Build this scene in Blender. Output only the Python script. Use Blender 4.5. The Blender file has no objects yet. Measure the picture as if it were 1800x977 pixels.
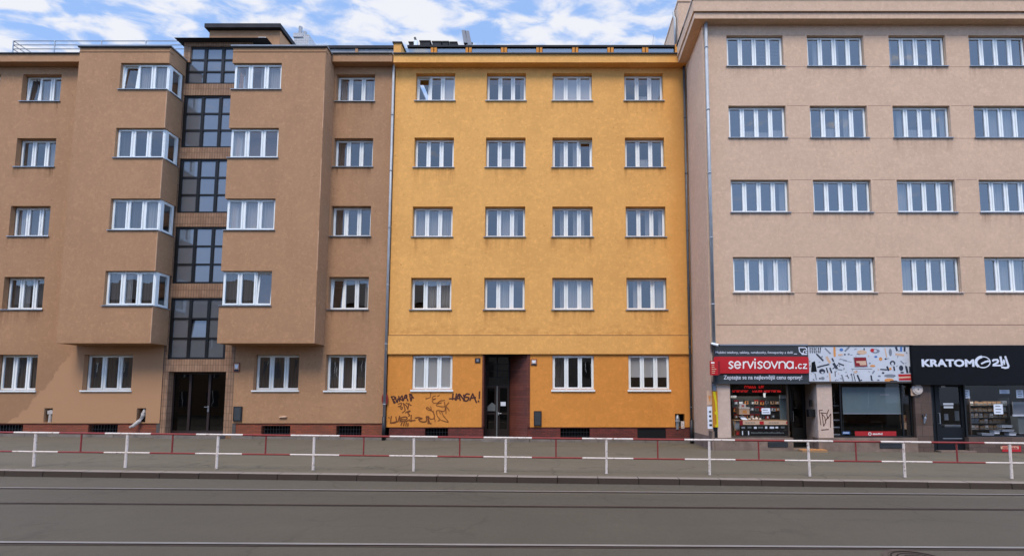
import bpy, math, random
from mathutils import Vector, Matrix
random.seed(7)
S = bpy.context.scene
COL = S.collection

# ------------------------------------------------------------------ camera, sky, sun, exposure
F, PX, PY, TH = 830.0, 980.0, 636.0, math.radians(4.4)      # focal length and principal point in photo pixels, pitch
CT, ST = math.cos(TH), math.sin(TH)
H = 1.85                                                     # eye height
cam = bpy.data.cameras.new('camera'); co = bpy.data.objects.new('camera', cam); COL.objects.link(co)
co.location = (0, 0, H); co.rotation_euler = (math.pi/2 + TH, 0, 0)
cam.sensor_width = 36; cam.lens = F/1800*36
cam.shift_x = (900-PX)/1800; cam.shift_y = (PY-488.5)/1800
cam.clip_end = 3000; cam.clip_start = .05
S.camera = co
SUN_EL, SUN_AZ = math.radians(60), math.radians(186)         # azimuth clockwise from +Y: behind the camera, a little to the left
w = bpy.data.worlds.new('World'); S.world = w; w.use_nodes = True
nt = w.node_tree; bg = nt.nodes['Background']
sky = nt.nodes.new('ShaderNodeTexSky'); sky.sky_type = 'NISHITA'; sky.sun_disc = False
sky.sun_elevation = SUN_EL; sky.sun_rotation = SUN_AZ; sky.air_density = 1.0; sky.dust_density = .6; sky.ozone_density = 2.0
def wn(t, **k):
    n = nt.nodes.new(t)
    for a, b in k.items(): setattr(n, a, b)
    return n
tc = wn('ShaderNodeTexCoord'); sep = wn('ShaderNodeSeparateXYZ'); nt.links.new(tc.outputs['Generated'], sep.inputs[0])
mx = wn('ShaderNodeMath', operation='MAXIMUM'); nt.links.new(sep.outputs[2], mx.inputs[0]); mx.inputs[1].default_value = .12
cmb = wn('ShaderNodeCombineXYZ')
for i in (0, 1):
    d = wn('ShaderNodeMath', operation='DIVIDE'); nt.links.new(sep.outputs[i], d.inputs[0]); nt.links.new(mx.outputs[0], d.inputs[1]); nt.links.new(d.outputs[0], cmb.inputs[i])
mp = wn('ShaderNodeMapping'); mp.inputs['Rotation'].default_value = (0, 0, math.radians(-32)); mp.inputs['Scale'].default_value = (1.0, 1.55, 1); mp.inputs['Location'].default_value = (3.1, 1.7, 0)
nt.links.new(cmb.outputs[0], mp.inputs[0])
n1 = wn('ShaderNodeTexNoise'); n1.inputs['Scale'].default_value = 7.5; n1.inputs['Detail'].default_value = 7; n1.inputs['Roughness'].default_value = .52; n1.inputs['Distortion'].default_value = .3
nt.links.new(mp.outputs[0], n1.inputs['Vector'])
rp = wn('ShaderNodeMapRange', interpolation_type='SMOOTHSTEP'); rp.inputs['From Min'].default_value = .40; rp.inputs['From Max'].default_value = .60
cov = wn('ShaderNodeMapRange', interpolation_type='SMOOTHSTEP')   # the cloud field thins out towards the south
for k_, v_ in (('From Min', -.5), ('From Max', .3), ('To Min', -.2), ('To Max', .012)): cov.inputs[k_].default_value = v_
nt.links.new(sep.outputs[1], cov.inputs['Value']); ad = wn('ShaderNodeMath', operation='ADD'); nt.links.new(n1.outputs['Fac'], ad.inputs[0]); nt.links.new(cov.outputs[0], ad.inputs[1])
nt.links.new(ad.outputs[0], rp.inputs['Value'])
cl = wn('ShaderNodeMix', data_type='RGBA'); nt.links.new(rp.outputs[0], cl.inputs['Factor'])
gain = wn('ShaderNodeMix', data_type='RGBA', blend_type='MULTIPLY'); gain.inputs['Factor'].default_value = 1; gain.inputs['B'].default_value = (1.5, 1.4, 1.5, 1)
nt.links.new(sky.outputs[0], gain.inputs['A'])
lift = wn('ShaderNodeMix', data_type='RGBA'); lift.inputs['Factor'].default_value = .8; lift.inputs['B'].default_value = (2.05, 3.3, 5.8, 1)
nt.links.new(gain.outputs['Result'], lift.inputs['A'])
nt.links.new(lift.outputs['Result'], cl.inputs['A']); cl.inputs['B'].default_value = (5.1, 5.2, 5.6, 1)
hi = wn('ShaderNodeMapRange', interpolation_type='SMOOTHSTEP')      # added fill light: sky brightened high overhead, out of view
for k_, v_ in (('From Min', .74), ('From Max', .92), ('To Min', 1.), ('To Max', 2.3)): hi.inputs[k_].default_value = v_
nt.links.new(sep.outputs[2], hi.inputs['Value'])
ab_ = wn('ShaderNodeMath', operation='ABSOLUTE'); nt.links.new(sep.outputs[0], ab_.inputs[0]); sb = wn('ShaderNodeMapRange', interpolation_type='SMOOTHSTEP')   # unseen sky to both sides brightened, added to fill the bay flanks
for k_, v_ in (('From Min', .72), ('From Max', .92), ('To Min', 1.), ('To Max', 5.0)): sb.inputs[k_].default_value = v_
nt.links.new(ab_.outputs[0], sb.inputs['Value']); hs = wn('ShaderNodeMath', operation='MULTIPLY'); nt.links.new(hi.outputs[0], hs.inputs[0]); nt.links.new(sb.outputs[0], hs.inputs[1])
vm = wn('ShaderNodeVectorMath', operation='SCALE'); nt.links.new(cl.outputs['Result'], vm.inputs[0]); nt.links.new(hs.outputs[0], vm.inputs['Scale'])
nt.links.new(vm.outputs[0], bg.inputs['Color']); bg.inputs['Strength'].default_value = .1
sl = bpy.data.lights.new('sun', 'SUN'); sl.energy = 2.1; sl.angle = math.radians(24); sl.color = (1, .88, .75)
so = bpy.data.objects.new('sun', sl); COL.objects.link(so)
sd = Vector((math.sin(SUN_AZ)*math.cos(SUN_EL), math.cos(SUN_AZ)*math.cos(SUN_EL), math.sin(SUN_EL)))
so.rotation_euler = sd.to_track_quat('Z', 'Y').to_euler(); so.location = (-10, -20, 60)
S.view_settings.view_transform = 'Standard'; S.view_settings.look = 'None'; S.view_settings.exposure = 0.78; S.view_settings.gamma = 1
S.view_settings.use_curve_mapping = False
S.cycles.max_bounces = 6; S.cycles.transparent_max_bounces = 8; S.cycles.sample_clamp_indirect = 4; S.cycles.caustics_reflective = False; S.cycles.caustics_refractive = False

# ------------------------------------------------------------------ measuring: photo pixel -> point on a wall plane y = Y
def zat(py, Y):
    t = (PY-py)/F
    return H + Y*(ST+t*CT)/(CT-t*ST)
def xat(px, py, Y):
    return (px-PX)/F*(Y*CT + (zat(py, Y)-H)*ST)
def rect(x0, y0, x1, y1, Y):
    m = (y0+y1)/2
    return xat(x0, m, Y), xat(x1, m, Y), zat(y1, Y), zat(y0, Y)
def ground_y(py, z):
    t = (PY-py)/F
    return (z-H)*(CT-t*ST)/(ST+t*CT)
YW, YB, YP = 20.5, 19.65, 18.0       # facade planes: yellow and brown walls, brown bays, pink front

# ------------------------------------------------------------------ meshes
class MB:
    def __init__(s): s.v = []; s.f = []; s.m = []; s.mats = []; s.uv = {}
    def mi(s, m):
        if m not in s.mats: s.mats.append(m)
        return s.mats.index(m)
    def face(s, pts, m):
        b = len(s.v); s.v += [tuple(p) for p in pts]; s.f.append(tuple(range(b, b+len(pts)))); s.m.append(s.mi(m))
    def box(s, x0, x1, y0, y1, z0, z1, m):
        if x0 > x1: x0, x1 = x1, x0
        if y0 > y1: y0, y1 = y1, y0
        if z0 > z1: z0, z1 = z1, z0
        s.hexa([(x0,y0,z0),(x1,y0,z0),(x1,y1,z0),(x0,y1,z0),(x0,y0,z1),(x1,y0,z1),(x1,y1,z1),(x0,y1,z1)], m)
        return s
    def hexa(s, p, m):
        b = len(s.v); s.v += [tuple(q) for q in p]; k = s.mi(m)
        for q in ((0,3,2,1),(4,5,6,7),(0,1,5,4),(1,2,6,5),(2,3,7,6),(3,0,4,7)):
            s.f.append(tuple(b+i for i in q)); s.m.append(k)
        return s
    def tube(s, pts, r, m, n=8):
        pts = [Vector(p) for p in pts]; b = len(s.v); k = s.mi(m); L = len(pts)
        rs = r if isinstance(r, (list, tuple)) else [r]*L
        for i, p in enumerate(pts):
            d = (pts[min(i+1, L-1)]-pts[max(i-1, 0)]).normalized()
            u = d.cross(Vector((0,0,1)) if abs(d.z) < .9 else Vector((1,0,0))).normalized(); v = d.cross(u)
            for j in range(n):
                a = 2*math.pi*j/n; s.v.append(tuple(p+(u*math.cos(a)+v*math.sin(a))*rs[i]))
        for i in range(L-1):
            for j in range(n):
                s.f.append((b+i*n+j, b+i*n+(j+1)%n, b+(i+1)*n+(j+1)%n, b+(i+1)*n+j)); s.m.append(k)
        s.f.append(tuple(b+j for j in reversed(range(n)))); s.m.append(k)
        s.f.append(tuple(b+(L-1)*n+j for j in range(n))); s.m.append(k)
        return s
    def prism(s, poly, y0, y1, m):          # polygon in x,z pushed along y
        n = len(poly); b = len(s.v); k = s.mi(m)
        s.v += [(x, y0, z) for x, z in poly] + [(x, y1, z) for x, z in poly]
        s.f.append(tuple(b+i for i in range(n))); s.m.append(k)
        s.f.append(tuple(b+n+i for i in reversed(range(n)))); s.m.append(k)
        for i in range(n):
            j = (i+1) % n; s.f.append((b+j, b+i, b+n+i, b+n+j)); s.m.append(k)
        return s
    def disc(s, x, z, r, y0, y1, m, n=20, rz=None):
        return s.prism([(x+r*math.cos(2*math.pi*i/n), z+(rz or r)*math.sin(2*math.pi*i/n)) for i in range(n)], y0, y1, m)
    def stroke(s, pts, wd, y, m, th=.004):  # painted line on a wall plane
        for a, b in zip(pts[:-1], pts[1:]):
            a = Vector(a); b = Vector(b); d = b-a
            if d.length < 1e-5: continue
            n = Vector((-d.y, d.x)).normalized()*wd/2; e = d.normalized()*wd*.3
            y -= .00004
            s.prism([tuple(a-e+n), tuple(a-e-n), tuple(b+e-n), tuple(b+e+n)], y-th, y, m)
        return s
WLOC = {}
def link(name, me, parent=None, loc=(0,0,0)):
    o = bpy.data.objects.new(name, me); COL.objects.link(o); WLOC[o] = Vector(loc)
    if parent: o.parent = parent; o.location = Vector(loc)-WLOC[parent]
    else: o.location = loc
    return o
def build(name, mb, parent=None, smooth=False, label=None):
    me = bpy.data.meshes.new(name)
    xs, ys, zs = zip(*mb.v); c = Vector(((min(xs)+max(xs))/2, (min(ys)+max(ys))/2, min(zs)))
    me.from_pydata([tuple(Vector(p)-c) for p in mb.v], [], mb.f)
    for m in mb.mats: me.materials.append(m)
    me.polygons.foreach_set('material_index', mb.m)
    if smooth: me.polygons.foreach_set('use_smooth', [True]*len(mb.f))
    if mb.uv:
        u = me.uv_layers.new(name='UVMap')
        for fi, q in mb.uv.items():
            for li, c_ in zip(me.polygons[fi].loop_indices, q): u.data[li].uv = c_
    me.update()
    o = link(name, me, parent, c)
    if label: o['label'] = label
    return o
def empty(name, loc, label, cat, group=None):
    o = link(name, None, None, loc); o.empty_display_size = .2
    return tag(o, label, cat, group)
def tag(o, label, cat, group=None):
    o['label'] = label; o['category'] = cat
    if group: o['group'] = group
    return o
def struct(name, mb):
    o = build(name, mb); o['kind'] = 'structure'; return o

# ------------------------------------------------------------------ materials
def lin(*c):
    r = []
    for v in c:
        v /= 255; r.append(v/12.92 if v <= .04045 else ((v+.055)/1.055)**2.4)
    return tuple(r)
class M:
    def __init__(s, name, rough=.8, spec=.3, metal=0):
        s.m = bpy.data.materials.new(name); s.m.use_nodes = True; s.t = s.m.node_tree; s.p = s.t.nodes['Principled BSDF']
        s.p.inputs['Roughness'].default_value = rough; s.p.inputs['Specular IOR Level'].default_value = spec; s.p.inputs['Metallic'].default_value = metal
    def n(s, t, **k):
        n = s.t.nodes.new(t)
        for a, b in k.items():
            if a in n.inputs.keys() or not hasattr(n, a): n.inputs[a].default_value = b
            else: setattr(n, a, b)
        return n
    def l(s, a, b): s.t.links.new(a, b)
    def pos(s, scale=(1,1,1), rot=(0,0,0)):
        g = s.n('ShaderNodeNewGeometry'); mp = s.n('ShaderNodeMapping'); mp.inputs['Scale'].default_value = scale; mp.inputs['Rotation'].default_value = rot
        s.l(g.outputs['Position'], mp.inputs[0]); return mp.outputs[0]
    def noise(s, scale, detail=4, rough=.5, stretch=(1,1,1), dist=0):
        n = s.n('ShaderNodeTexNoise', Scale=scale, Detail=detail, Roughness=rough, Distortion=dist); s.l(s.pos(stretch), n.inputs['Vector']); return n.outputs['Fac']
    def rng(s, v, a, b, c=0., d=1., smooth=False):
        r = s.n('ShaderNodeMapRange'); r.interpolation_type = 'SMOOTHSTEP' if smooth else 'LINEAR'
        for k, x in zip(('From Min','From Max','To Min','To Max'), (a,b,c,d)): r.inputs[k].default_value = x
        s.l(v, r.inputs['Value']); return r.outputs[0]
    def mix(s, fac, a, b, blend='MIX'):
        n = s.n('ShaderNodeMix', data_type='RGBA', blend_type=blend)
        for k, x in (('Factor', fac), ('A', a), ('B', b)):
            if hasattr(x, 'links'): s.l(x, n.inputs[k] if k == 'Factor' else [i for i in n.inputs if i.name == k and i.type == 'RGBA'][0])
            elif k == 'Factor': n.inputs[k].default_value = x
            else: [i for i in n.inputs if i.name == k and i.type == 'RGBA'][0].default_value = (*x[:3], 1)
        return [o for o in n.outputs if o.type == 'RGBA'][0]
    def math(s, op, a, b):
        n = s.n('ShaderNodeMath', operation=op)
        for i, x in enumerate((a, b)):
            if hasattr(x, 'links'): s.l(x, n.inputs[i])
            else: n.inputs[i].default_value = x
        return n.outputs[0]
    def base(s, c):
        if hasattr(c, 'links'): s.l(c, s.p.inputs['Base Color'])
        else: s.p.inputs['Base Color'].default_value = (*c[:3], 1)
        return s.m
    def bump(s, h, strength, dist=.01):
        b = s.n('ShaderNodeBump', Strength=strength, Distance=dist); s.l(h, b.inputs['Height']); s.l(b.outputs[0], s.p.inputs['Normal'])
def sc(c, k): return tuple(x*k for x in c)
def plain(name, col, rough=.6, spec=.3, metal=0, var=.10, scale=3.0):
    m = M(name, rough, spec, metal); v = m.noise(scale, 5, .6)
    return m.base(m.mix(m.rng(v, .3, .7, 0, 1), sc(col, 1-var), sc(col, 1+var)))
def plaster(name, col, stain, amount=.35, seed=0., patch=None):
    m = M(name, .92, .15)
    big = m.rng(m.noise(.55, 6, .6), .35, .68, 0, 1); mid = m.rng(m.noise(2.7+seed, 8, .65), .3, .7, 0, 1)
    st = m.rng(m.noise(1.0, 6, .6, (1.7, 1.7, .3)), .5, .8, 0, .6); fine = m.rng(m.noise(26, 4, .7), .3, .7, 0, 1)
    c = m.mix(big, sc(col, .88), sc(col, 1.08)); c = m.mix(m.math('MULTIPLY', mid, .42), c, sc(col, .80)); lump = m.rng(m.noise(1.5+seed, 7, .7, (1, 1, 1.4), 1.2), .50, .66, 0, .75); c = m.mix(lump, c, sc(col, 1.14)); c = m.mix(m.math('MULTIPLY', st, amount), c, stain)
    grn = m.rng(m.noise(6.0+seed, 7, .75, (1, 1, .8), .6), .38, .62, 0, .7); c = m.mix(grn, c, sc(col, .82)); dab = m.rng(m.noise(7.5, 4, .6), .56, .66, 0, .5); c = m.mix(dab, c, sc(col, 1.16))
    c = m.mix(m.math('MULTIPLY', fine, .22), c, sc(col, 1.2))
    speck = m.rng(m.noise(9, 3, .5), .69, .74, 0, .55); c = m.mix(speck, c, stain)
    if patch: c = patch(m, c)
    if name == 'yellow_plaster':            # dirt gathered above the scored line; deeper orange towards the right edge
        g = m.n('ShaderNodeNewGeometry'); sp = m.n('ShaderNodeSeparateXYZ'); m.l(g.outputs['Position'], sp.inputs[0]); zc = zat(590, YW)
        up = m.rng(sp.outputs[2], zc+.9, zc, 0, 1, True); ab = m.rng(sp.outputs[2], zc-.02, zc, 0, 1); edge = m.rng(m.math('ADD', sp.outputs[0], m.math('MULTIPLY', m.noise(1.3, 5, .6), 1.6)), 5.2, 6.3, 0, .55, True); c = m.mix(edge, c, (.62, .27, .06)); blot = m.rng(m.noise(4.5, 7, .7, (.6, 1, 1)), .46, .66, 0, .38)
        c = m.mix(m.math('MULTIPLY', m.math('MULTIPLY', up, ab), blot), c, lin(150, 96, 46))
    m.bump(m.math('ADD', m.noise(38, 5, .7), m.math('MULTIPLY', m.noise(2.2, 4), 2.0)), .35, .012)
    return m.base(c)
YEL = (.755, .392, .118); BRN = (.40, .228, .124); PNK = (.595, .415, .290)
def brown_patch(m, c):                      # repainted patch low on the wall, ragged edge, dark old paint left of it
    g = m.n('ShaderNodeNewGeometry'); sp = m.n('ShaderNodeSeparateXYZ'); m.l(g.outputs['Position'], sp.inputs[0])
    wob = m.math('MULTIPLY', m.noise(1.2, 5, .6), 1.5)
    x = m.math('ADD', sp.outputs[0], wob); z = sp.outputs[2]
    edge = m.math('ADD', x, m.math('MULTIPLY', z, -.85))           # slanting left edge
    inx = m.rng(edge, -23.6, -23.5); low = m.rng(z, 4.0, 4.05, 1, 0); rgt = m.rng(sp.outputs[0], -17, -16.9, 1, 0)
    k = m.math('MULTIPLY', m.math('MULTIPLY', inx, low), rgt)
    dk = m.math('MULTIPLY', m.math('MULTIPLY', m.rng(m.math('ADD', z, wob), 5.4, 3.6), rgt), .5)
    c = m.mix(dk, c, sc(BRN, .62)); return m.mix(m.math('MULTIPLY', k, .9), c, sc(BRN, 1.06))
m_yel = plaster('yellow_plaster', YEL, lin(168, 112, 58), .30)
m_org = plaster('orange_plaster', (.645, .262, .057), lin(150, 92, 48), .30)
m_brn = plaster('brown_plaster', BRN, lin(118, 86, 64), .42, .4, brown_patch)
m_pnk = plaster('pink_plaster', PNK, lin(160, 132, 116), .26, .8)
m_pnk2 = plaster('pink_pillar_plaster', lin(196, 175, 160), lin(150, 128, 114), .3, .2)
m_bead = plain('pale_brown_corner_plaster', (.50, .30, .18), .9, .1, 0, .15, 2)
m_groove = plain('score_line', lin(120, 92, 66), .9, .1); m_groove2 = plain('pink_score_line', lin(150, 120, 104), .9, .1)
m_tile = None
def bricks(name, c1, c2, mortar, bw, bh, ms=.012, rough=.8, grime=None, bias=0., offset=.5):
    m = M(name, rough, .25); g = m.n('ShaderNodeNewGeometry'); sp = m.n('ShaderNodeSeparateXYZ'); m.l(g.outputs['Position'], sp.inputs[0])
    cb = m.n('ShaderNodeCombineXYZ'); m.l(m.math('ADD', sp.outputs[0], sp.outputs[1]), cb.inputs[0]); m.l(sp.outputs[2], cb.inputs[1])
    b = m.n('ShaderNodeTexBrick'); m.l(cb.outputs[0], b.inputs['Vector']); b.offset = offset
    b.inputs['Color1'].default_value = (*c1, 1); b.inputs['Color2'].default_value = (*c2, 1); b.inputs['Mortar'].default_value = (*mortar, 1)
    b.inputs['Scale'].default_value = 1; b.inputs['Mortar Size'].default_value = ms; b.inputs['Brick Width'].default_value = bw; b.inputs['Row Height'].default_value = bh; b.inputs['Bias'].default_value = bias
    c = m.mix(m.rng(m.noise(1.6, 6, .65), .45, .7, 0, .55), b.outputs['Color'], grime or sc(c1, .5))
    m.bump(m.math('SUBTRACT', m.noise(40, 4), b.outputs['Fac']), .5, .008)
    return m.base(c)
m_tile = bricks('buff_wall_tiles', lin(156, 124, 98), lin(140, 110, 86), lin(102, 80, 64), .115, .30, .010, .6, lin(104, 74, 56), offset=0)
m_brick = bricks('red_brick_base', lin(150, 78, 54), lin(126, 66, 50), lin(96, 72, 60), .25, .075, .008, .85, lin(96, 70, 54))
m_brick2 = bricks('dark_red_brick_base', lin(118, 58, 50), lin(98, 50, 45), lin(70, 48, 44), .25, .075, .008, .7, lin(62, 42, 38))
m_rev = bricks('maroon_wall_tiles', lin(112, 62, 50), lin(96, 54, 45), lin(62, 42, 37), .22, .11, .006, .55, lin(66, 40, 34))
m_stone = plain('grey_plinth_stone', lin(118, 110, 103), .9, .1, 0, .22, 2.2)
m_shopstone = plain('weathered_shop_stone', lin(122, 106, 95), .9, .1, 0, .3, 2.0)
m_brntile = bricks('brown_stone_cladding', lin(98, 80, 70), lin(84, 68, 59), lin(60, 50, 45), .6, .42, .008, .5, lin(72, 58, 50))
m_white = plain('white_window_plastic', (.76, .80, .79), .45, .4, 0, .05, 2)
def worn(name, col, rust, amt):
    m = M(name, .55, .3); v = m.rng(m.noise(14, 6, .7), .57, .66, 0, amt); d = m.rng(m.noise(3.5, 5, .6), .4, .7, 0, .45); c = m.mix(d, col, sc(col, .72)); return m.base(m.mix(v, c, rust))
m_offw = worn('cream_white_paint', lin(208, 197, 188), lin(112, 74, 56), .85); m_wpipe = plain('dull_white_pipe', lin(176, 170, 164), .7)
m_red = worn('red_rail_paint', lin(128, 48, 45), lin(82, 46, 36), .9)
m_zinc = plain('zinc_sheet', lin(150, 156, 162), .45, .5, .6, .15, 3)
m_pipe = plain('grey_pipe_paint', lin(152, 158, 162), .5, .4, .2, .12, 4)
m_dark = plain('dark_metal', lin(40, 42, 45), .5, .4, .2, .15, 4)
m_black = plain('black_frame_paint', lin(17, 19, 21), .45, .4, 0, .15, 4)
m_roof = plain('dark_roof_felt', lin(52, 52, 55), .85, .2, 0, .2, 2)
m_grey = plain('attic_grey_sheet', lin(140, 144, 148), .6, .4, .2, .12, 2)
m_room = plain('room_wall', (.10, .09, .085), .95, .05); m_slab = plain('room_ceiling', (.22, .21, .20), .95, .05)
m_gdark = plain('graphite_paint', lin(56, 60, 63), .5, .4, 0, .08, 3)
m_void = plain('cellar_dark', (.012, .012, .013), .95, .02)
m_chim = bricks('pale_chimney_brick', lin(196, 198, 200), lin(184, 186, 188), lin(150, 152, 154), .25, .1, .01, .9, lin(160, 162, 165))
def glass(name, refl, tint=(.82, .86, .88), wav=.0025, rough=.0):
    m = M(name); t = m.t; t.nodes.remove(m.p); out = t.nodes['Material Output']
    g = m.n('ShaderNodeBsdfGlossy', Roughness=rough); g.inputs['Color'].default_value = (1, .97, .92, 1); tr = m.n('ShaderNodeBsdfTransparent'); tr.inputs['Color'].default_value = (*tint, 1)
    lw = m.n('ShaderNodeLayerWeight', Blend=.5); f = m.math('MINIMUM', m.math('ADD', m.math('POWER', lw.outputs['Facing'], 5.0), refl+.045), 1.0)
    b = m.n('ShaderNodeBump', Strength=.6, Distance=wav); m.l(m.noise(1.3, 2), b.inputs['Height']); m.l(b.outputs[0], g.inputs['Normal'])
    mx = m.n('ShaderNodeMixShader'); m.l(f, mx.inputs[0]); m.l(tr.outputs[0], mx.inputs[1]); m.l(g.outputs[0], mx.inputs[2]); m.l(mx.outputs[0], out.inputs['Surface']); return m.m
m_glass = glass('window_glass', .17, (.95, .96, .97)); m_glassp = glass('coated_window_glass', .27, (.88, .92, .96)); m_shopg = glass('shop_glass', .0, (.96, .97, .97)); m_dglass = glass('dark_door_glass', .015, (.05, .065, .065))
m_tglass = M('frosted_stair_glass', .12, .9); m_tglass.p.inputs['Coat Weight'].default_value = 1; m_tglass.p.inputs['Coat IOR'].default_value = 2.2; m_tglass.p.inputs['Coat Roughness'].default_value = .01; m_tglass = m_tglass.base(m_tglass.mix(m_tglass.noise(.8, 3), (.085, .10, .12), (.12, .135, .155)))
def cloth(name, col, tr):
    m = M(name); t = m.t; t.nodes.remove(m.p); out = t.nodes['Material Output']
    d = m.n('ShaderNodeBsdfDiffuse'); d.inputs['Color'].default_value = (*col, 1); b = m.n('ShaderNodeBsdfTranslucent'); b.inputs['Color'].default_value = (*col, 1); a = m.n('ShaderNodeMixShader'); a.inputs[0].default_value = .35
    m.l(d.outputs[0], a.inputs[1]); m.l(b.outputs[0], a.inputs[2]); x = m.n('ShaderNodeBsdfTransparent'); k = m.n('ShaderNodeMixShader'); k.inputs[0].default_value = tr
    m.l(a.outputs[0], k.inputs[1]); m.l(x.outputs[0], k.inputs[2]); m.l(k.outputs[0], out.inputs['Surface']); return m.m
m_cur = cloth('sheer_curtain', (.62, .62, .61), .3); m_bld = cloth('white_blind', (.72, .72, .70), 0); m_drape = cloth('grey_drape', (.13, .12, .11), 0)
def flat(name, *c, rough=.5): return plain(name, lin(*c), rough, .3, 0, .05, 4)
m_ink = flat('graffiti_ink', 74, 42, 36, rough=.8); m_ink2 = flat('faded_graffiti_ink', 112, 66, 36, rough=.9); m_letter = flat('white_lettering', 226, 222, 218); m_lred = flat('sign_red', 176, 32, 38)
m_sgrey = flat('sign_charcoal', 52, 56, 59); m_sblk = plain('sign_black', lin(15, 17, 21), .75, .12, 0, .08, 4); m_pap = flat('notice_paper', 214, 222, 234, rough=.9); m_panel = flat('sign_white', 190, 196, 204); m_sil = flat('silver_lettering', 206, 212, 224)
m_yelw = flat('bright_yellow', 196, 184, 26); m_amb = flat('amber_sign', 176, 116, 34); m_blue = flat('print_blue', 76, 116, 176); m_or = flat('print_orange', 206, 140, 78); m_dr = flat('dark_red_print', 128, 26, 34); m_tan = flat('tan_print', 200, 168, 142); m_stl = flat('tool_grey', 120, 126, 136); m_ind = flat('ink_navy', 42, 48, 62); m_card = flat('cardboard', 150, 118, 86, rough=.9); m_mid = flat('mid_grey_print', 96, 102, 104); m_gp = flat('poster_teal_grey', 92, 108, 115); m_led = M('red_led'); m_led.p.inputs['Emission Color'].default_value = (.9, .02, .02, 1); m_led.p.inputs['Emission Strength'].default_value = .28; m_led = m_led.base((.3, .01, .01))

def text(body, x0, x1, z0, z1, y, mat, parent, bold=0., name='lettering', shear=0.):
    c = bpy.data.curves.new('t', 'FONT'); c.body = body; c.size = 1; c.extrude = .002; c.offset = bold; c.shear = shear; c.resolution_u = 3
    o = bpy.data.objects.new('t', c); COL.objects.link(o); dg = bpy.context.evaluated_depsgraph_get()
    me = bpy.data.meshes.new_from_object(o.evaluated_get(dg)); bpy.data.objects.remove(o); bpy.data.curves.remove(c)
    v = [p.co.copy() for p in me.vertices]; ax, bx = min(p.x for p in v), max(p.x for p in v); ay, by = min(p.y for p in v), max(p.y for p in v)
    mb = MB(); mb.mi(mat)
    mb.v = [(x0+(p.x-ax)/(bx-ax)*(x1-x0), y-(.004 if p.z > 0 else 0), z0+(p.y-ay)/(by-ay)*(z1-z0)) for p in v]
    mb.f = [tuple(f.vertices) for f in me.polygons]; mb.m = [0]*len(mb.f); bpy.data.meshes.remove(me)
    return build(name, mb, parent) if parent is not False else mb

# ------------------------------------------------------------------ walls and windows
def wall(mb, x0, x1, z0, z1, Y, holes, depth, m, mr=None):
    xs = sorted({x0, x1, *[h[0] for h in holes], *[h[1] for h in holes]}); zs = sorted({z0, z1, *[h[2] for h in holes], *[h[3] for h in holes]})
    xs = [x for x in xs if x0 <= x <= x1]; zs = [z for z in zs if z0 <= z <= z1]
    for a, b in zip(xs[:-1], xs[1:]):
        for c, d in zip(zs[:-1], zs[1:]):
            cx, cz = (a+b)/2, (c+d)/2
            if any(h[0] < cx < h[1] and h[2] < cz < h[3] for h in holes): continue
            mb.face([(a,Y,c),(b,Y,c),(b,Y,d),(a,Y,d)], m)
    mr = mr or m
    for h in holes:
        a, b, c, d = h[:4]; D = Y+(h[4] if len(h) > 4 else depth); c2 = max(c, z0)
        if D <= Y: continue
        mb.face([(a,Y,c2),(a,Y,d),(a,D,d),(a,D,c2)], mr); mb.face([(b,Y,c2),(b,D,c2),(b,D,d),(b,Y,d)], mr)
        mb.face([(a,Y,d),(b,Y,d),(b,D,d),(a,D,d)], mr); mb.face([(a,Y,c2),(a,D,c2),(b,D,c2),(b,Y,c2)], mr)
def runoff(mb, holes, Y, m, drop=.95):
    for a, b, c, d in [h[:4] for h in holes]:
        a -= .12; b += .12; top = c-.036; low = top-drop*random.uniform(.6, 1.1); mb.uv[len(mb.f)] = [(0, 0), (1, 0), (1, 1), (0, 1)]
        mb.face([(a, Y-.0016, low), (b, Y-.0016, low), (b, Y-.0016, top), (a, Y-.0016, top)], m)
def stain_mat(name, col, amt):
    m = M(name, .95, .05); t = m.t; uv = m.n('ShaderNodeUVMap'); sp = m.n('ShaderNodeSeparateXYZ'); m.l(uv.outputs[0], sp.inputs[0])
    st = m.rng(m.noise(1.0, 5, .6, (7, 7, .5)), .44, .66); x = m.math('MULTIPLY', m.rng(sp.outputs[0], 0, .1), m.rng(sp.outputs[0], 1, .9)); ed = m.math('ADD', m.math('POWER', m.math('ABSOLUTE', m.math('SUBTRACT', m.math('MULTIPLY', sp.outputs[0], 2.), 1.), 0), 4.0), .35)
    a = m.math('MULTIPLY', m.math('MULTIPLY', m.math('MULTIPLY', st, m.math('POWER', sp.outputs[1], 1.6)), x), m.math('MULTIPLY', ed, amt)); m.l(a, m.p.inputs['Alpha']); return m.base(col)
def room(mb, x0, x1, y0, y1, z0, z1, levels):
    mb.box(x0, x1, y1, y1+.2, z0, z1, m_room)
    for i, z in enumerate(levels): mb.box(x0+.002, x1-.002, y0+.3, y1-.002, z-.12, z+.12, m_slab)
def wavy(mb, x0, x1, z0, z1, y, m, wl=.11, amp=.025):
    n = max(4, int((x1-x0)/wl*6)); b = len(mb.v); k = mb.mi(m); ph = random.random()*6
    for i in range(n+1):
        x = x0+(x1-x0)*i/n; yy = y+amp*math.sin(ph+2*math.pi*(x-x0)/wl)+amp*.5*math.sin(ph*2+5*(x-x0)/wl)
        mb.v += [(x, yy, z0), (x, yy+.01, z1)]
    for i in range(n): mb.f.append((b+2*i, b+2*i+2, b+2*i+3, b+2*i+1)); mb.m.append(k)
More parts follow.
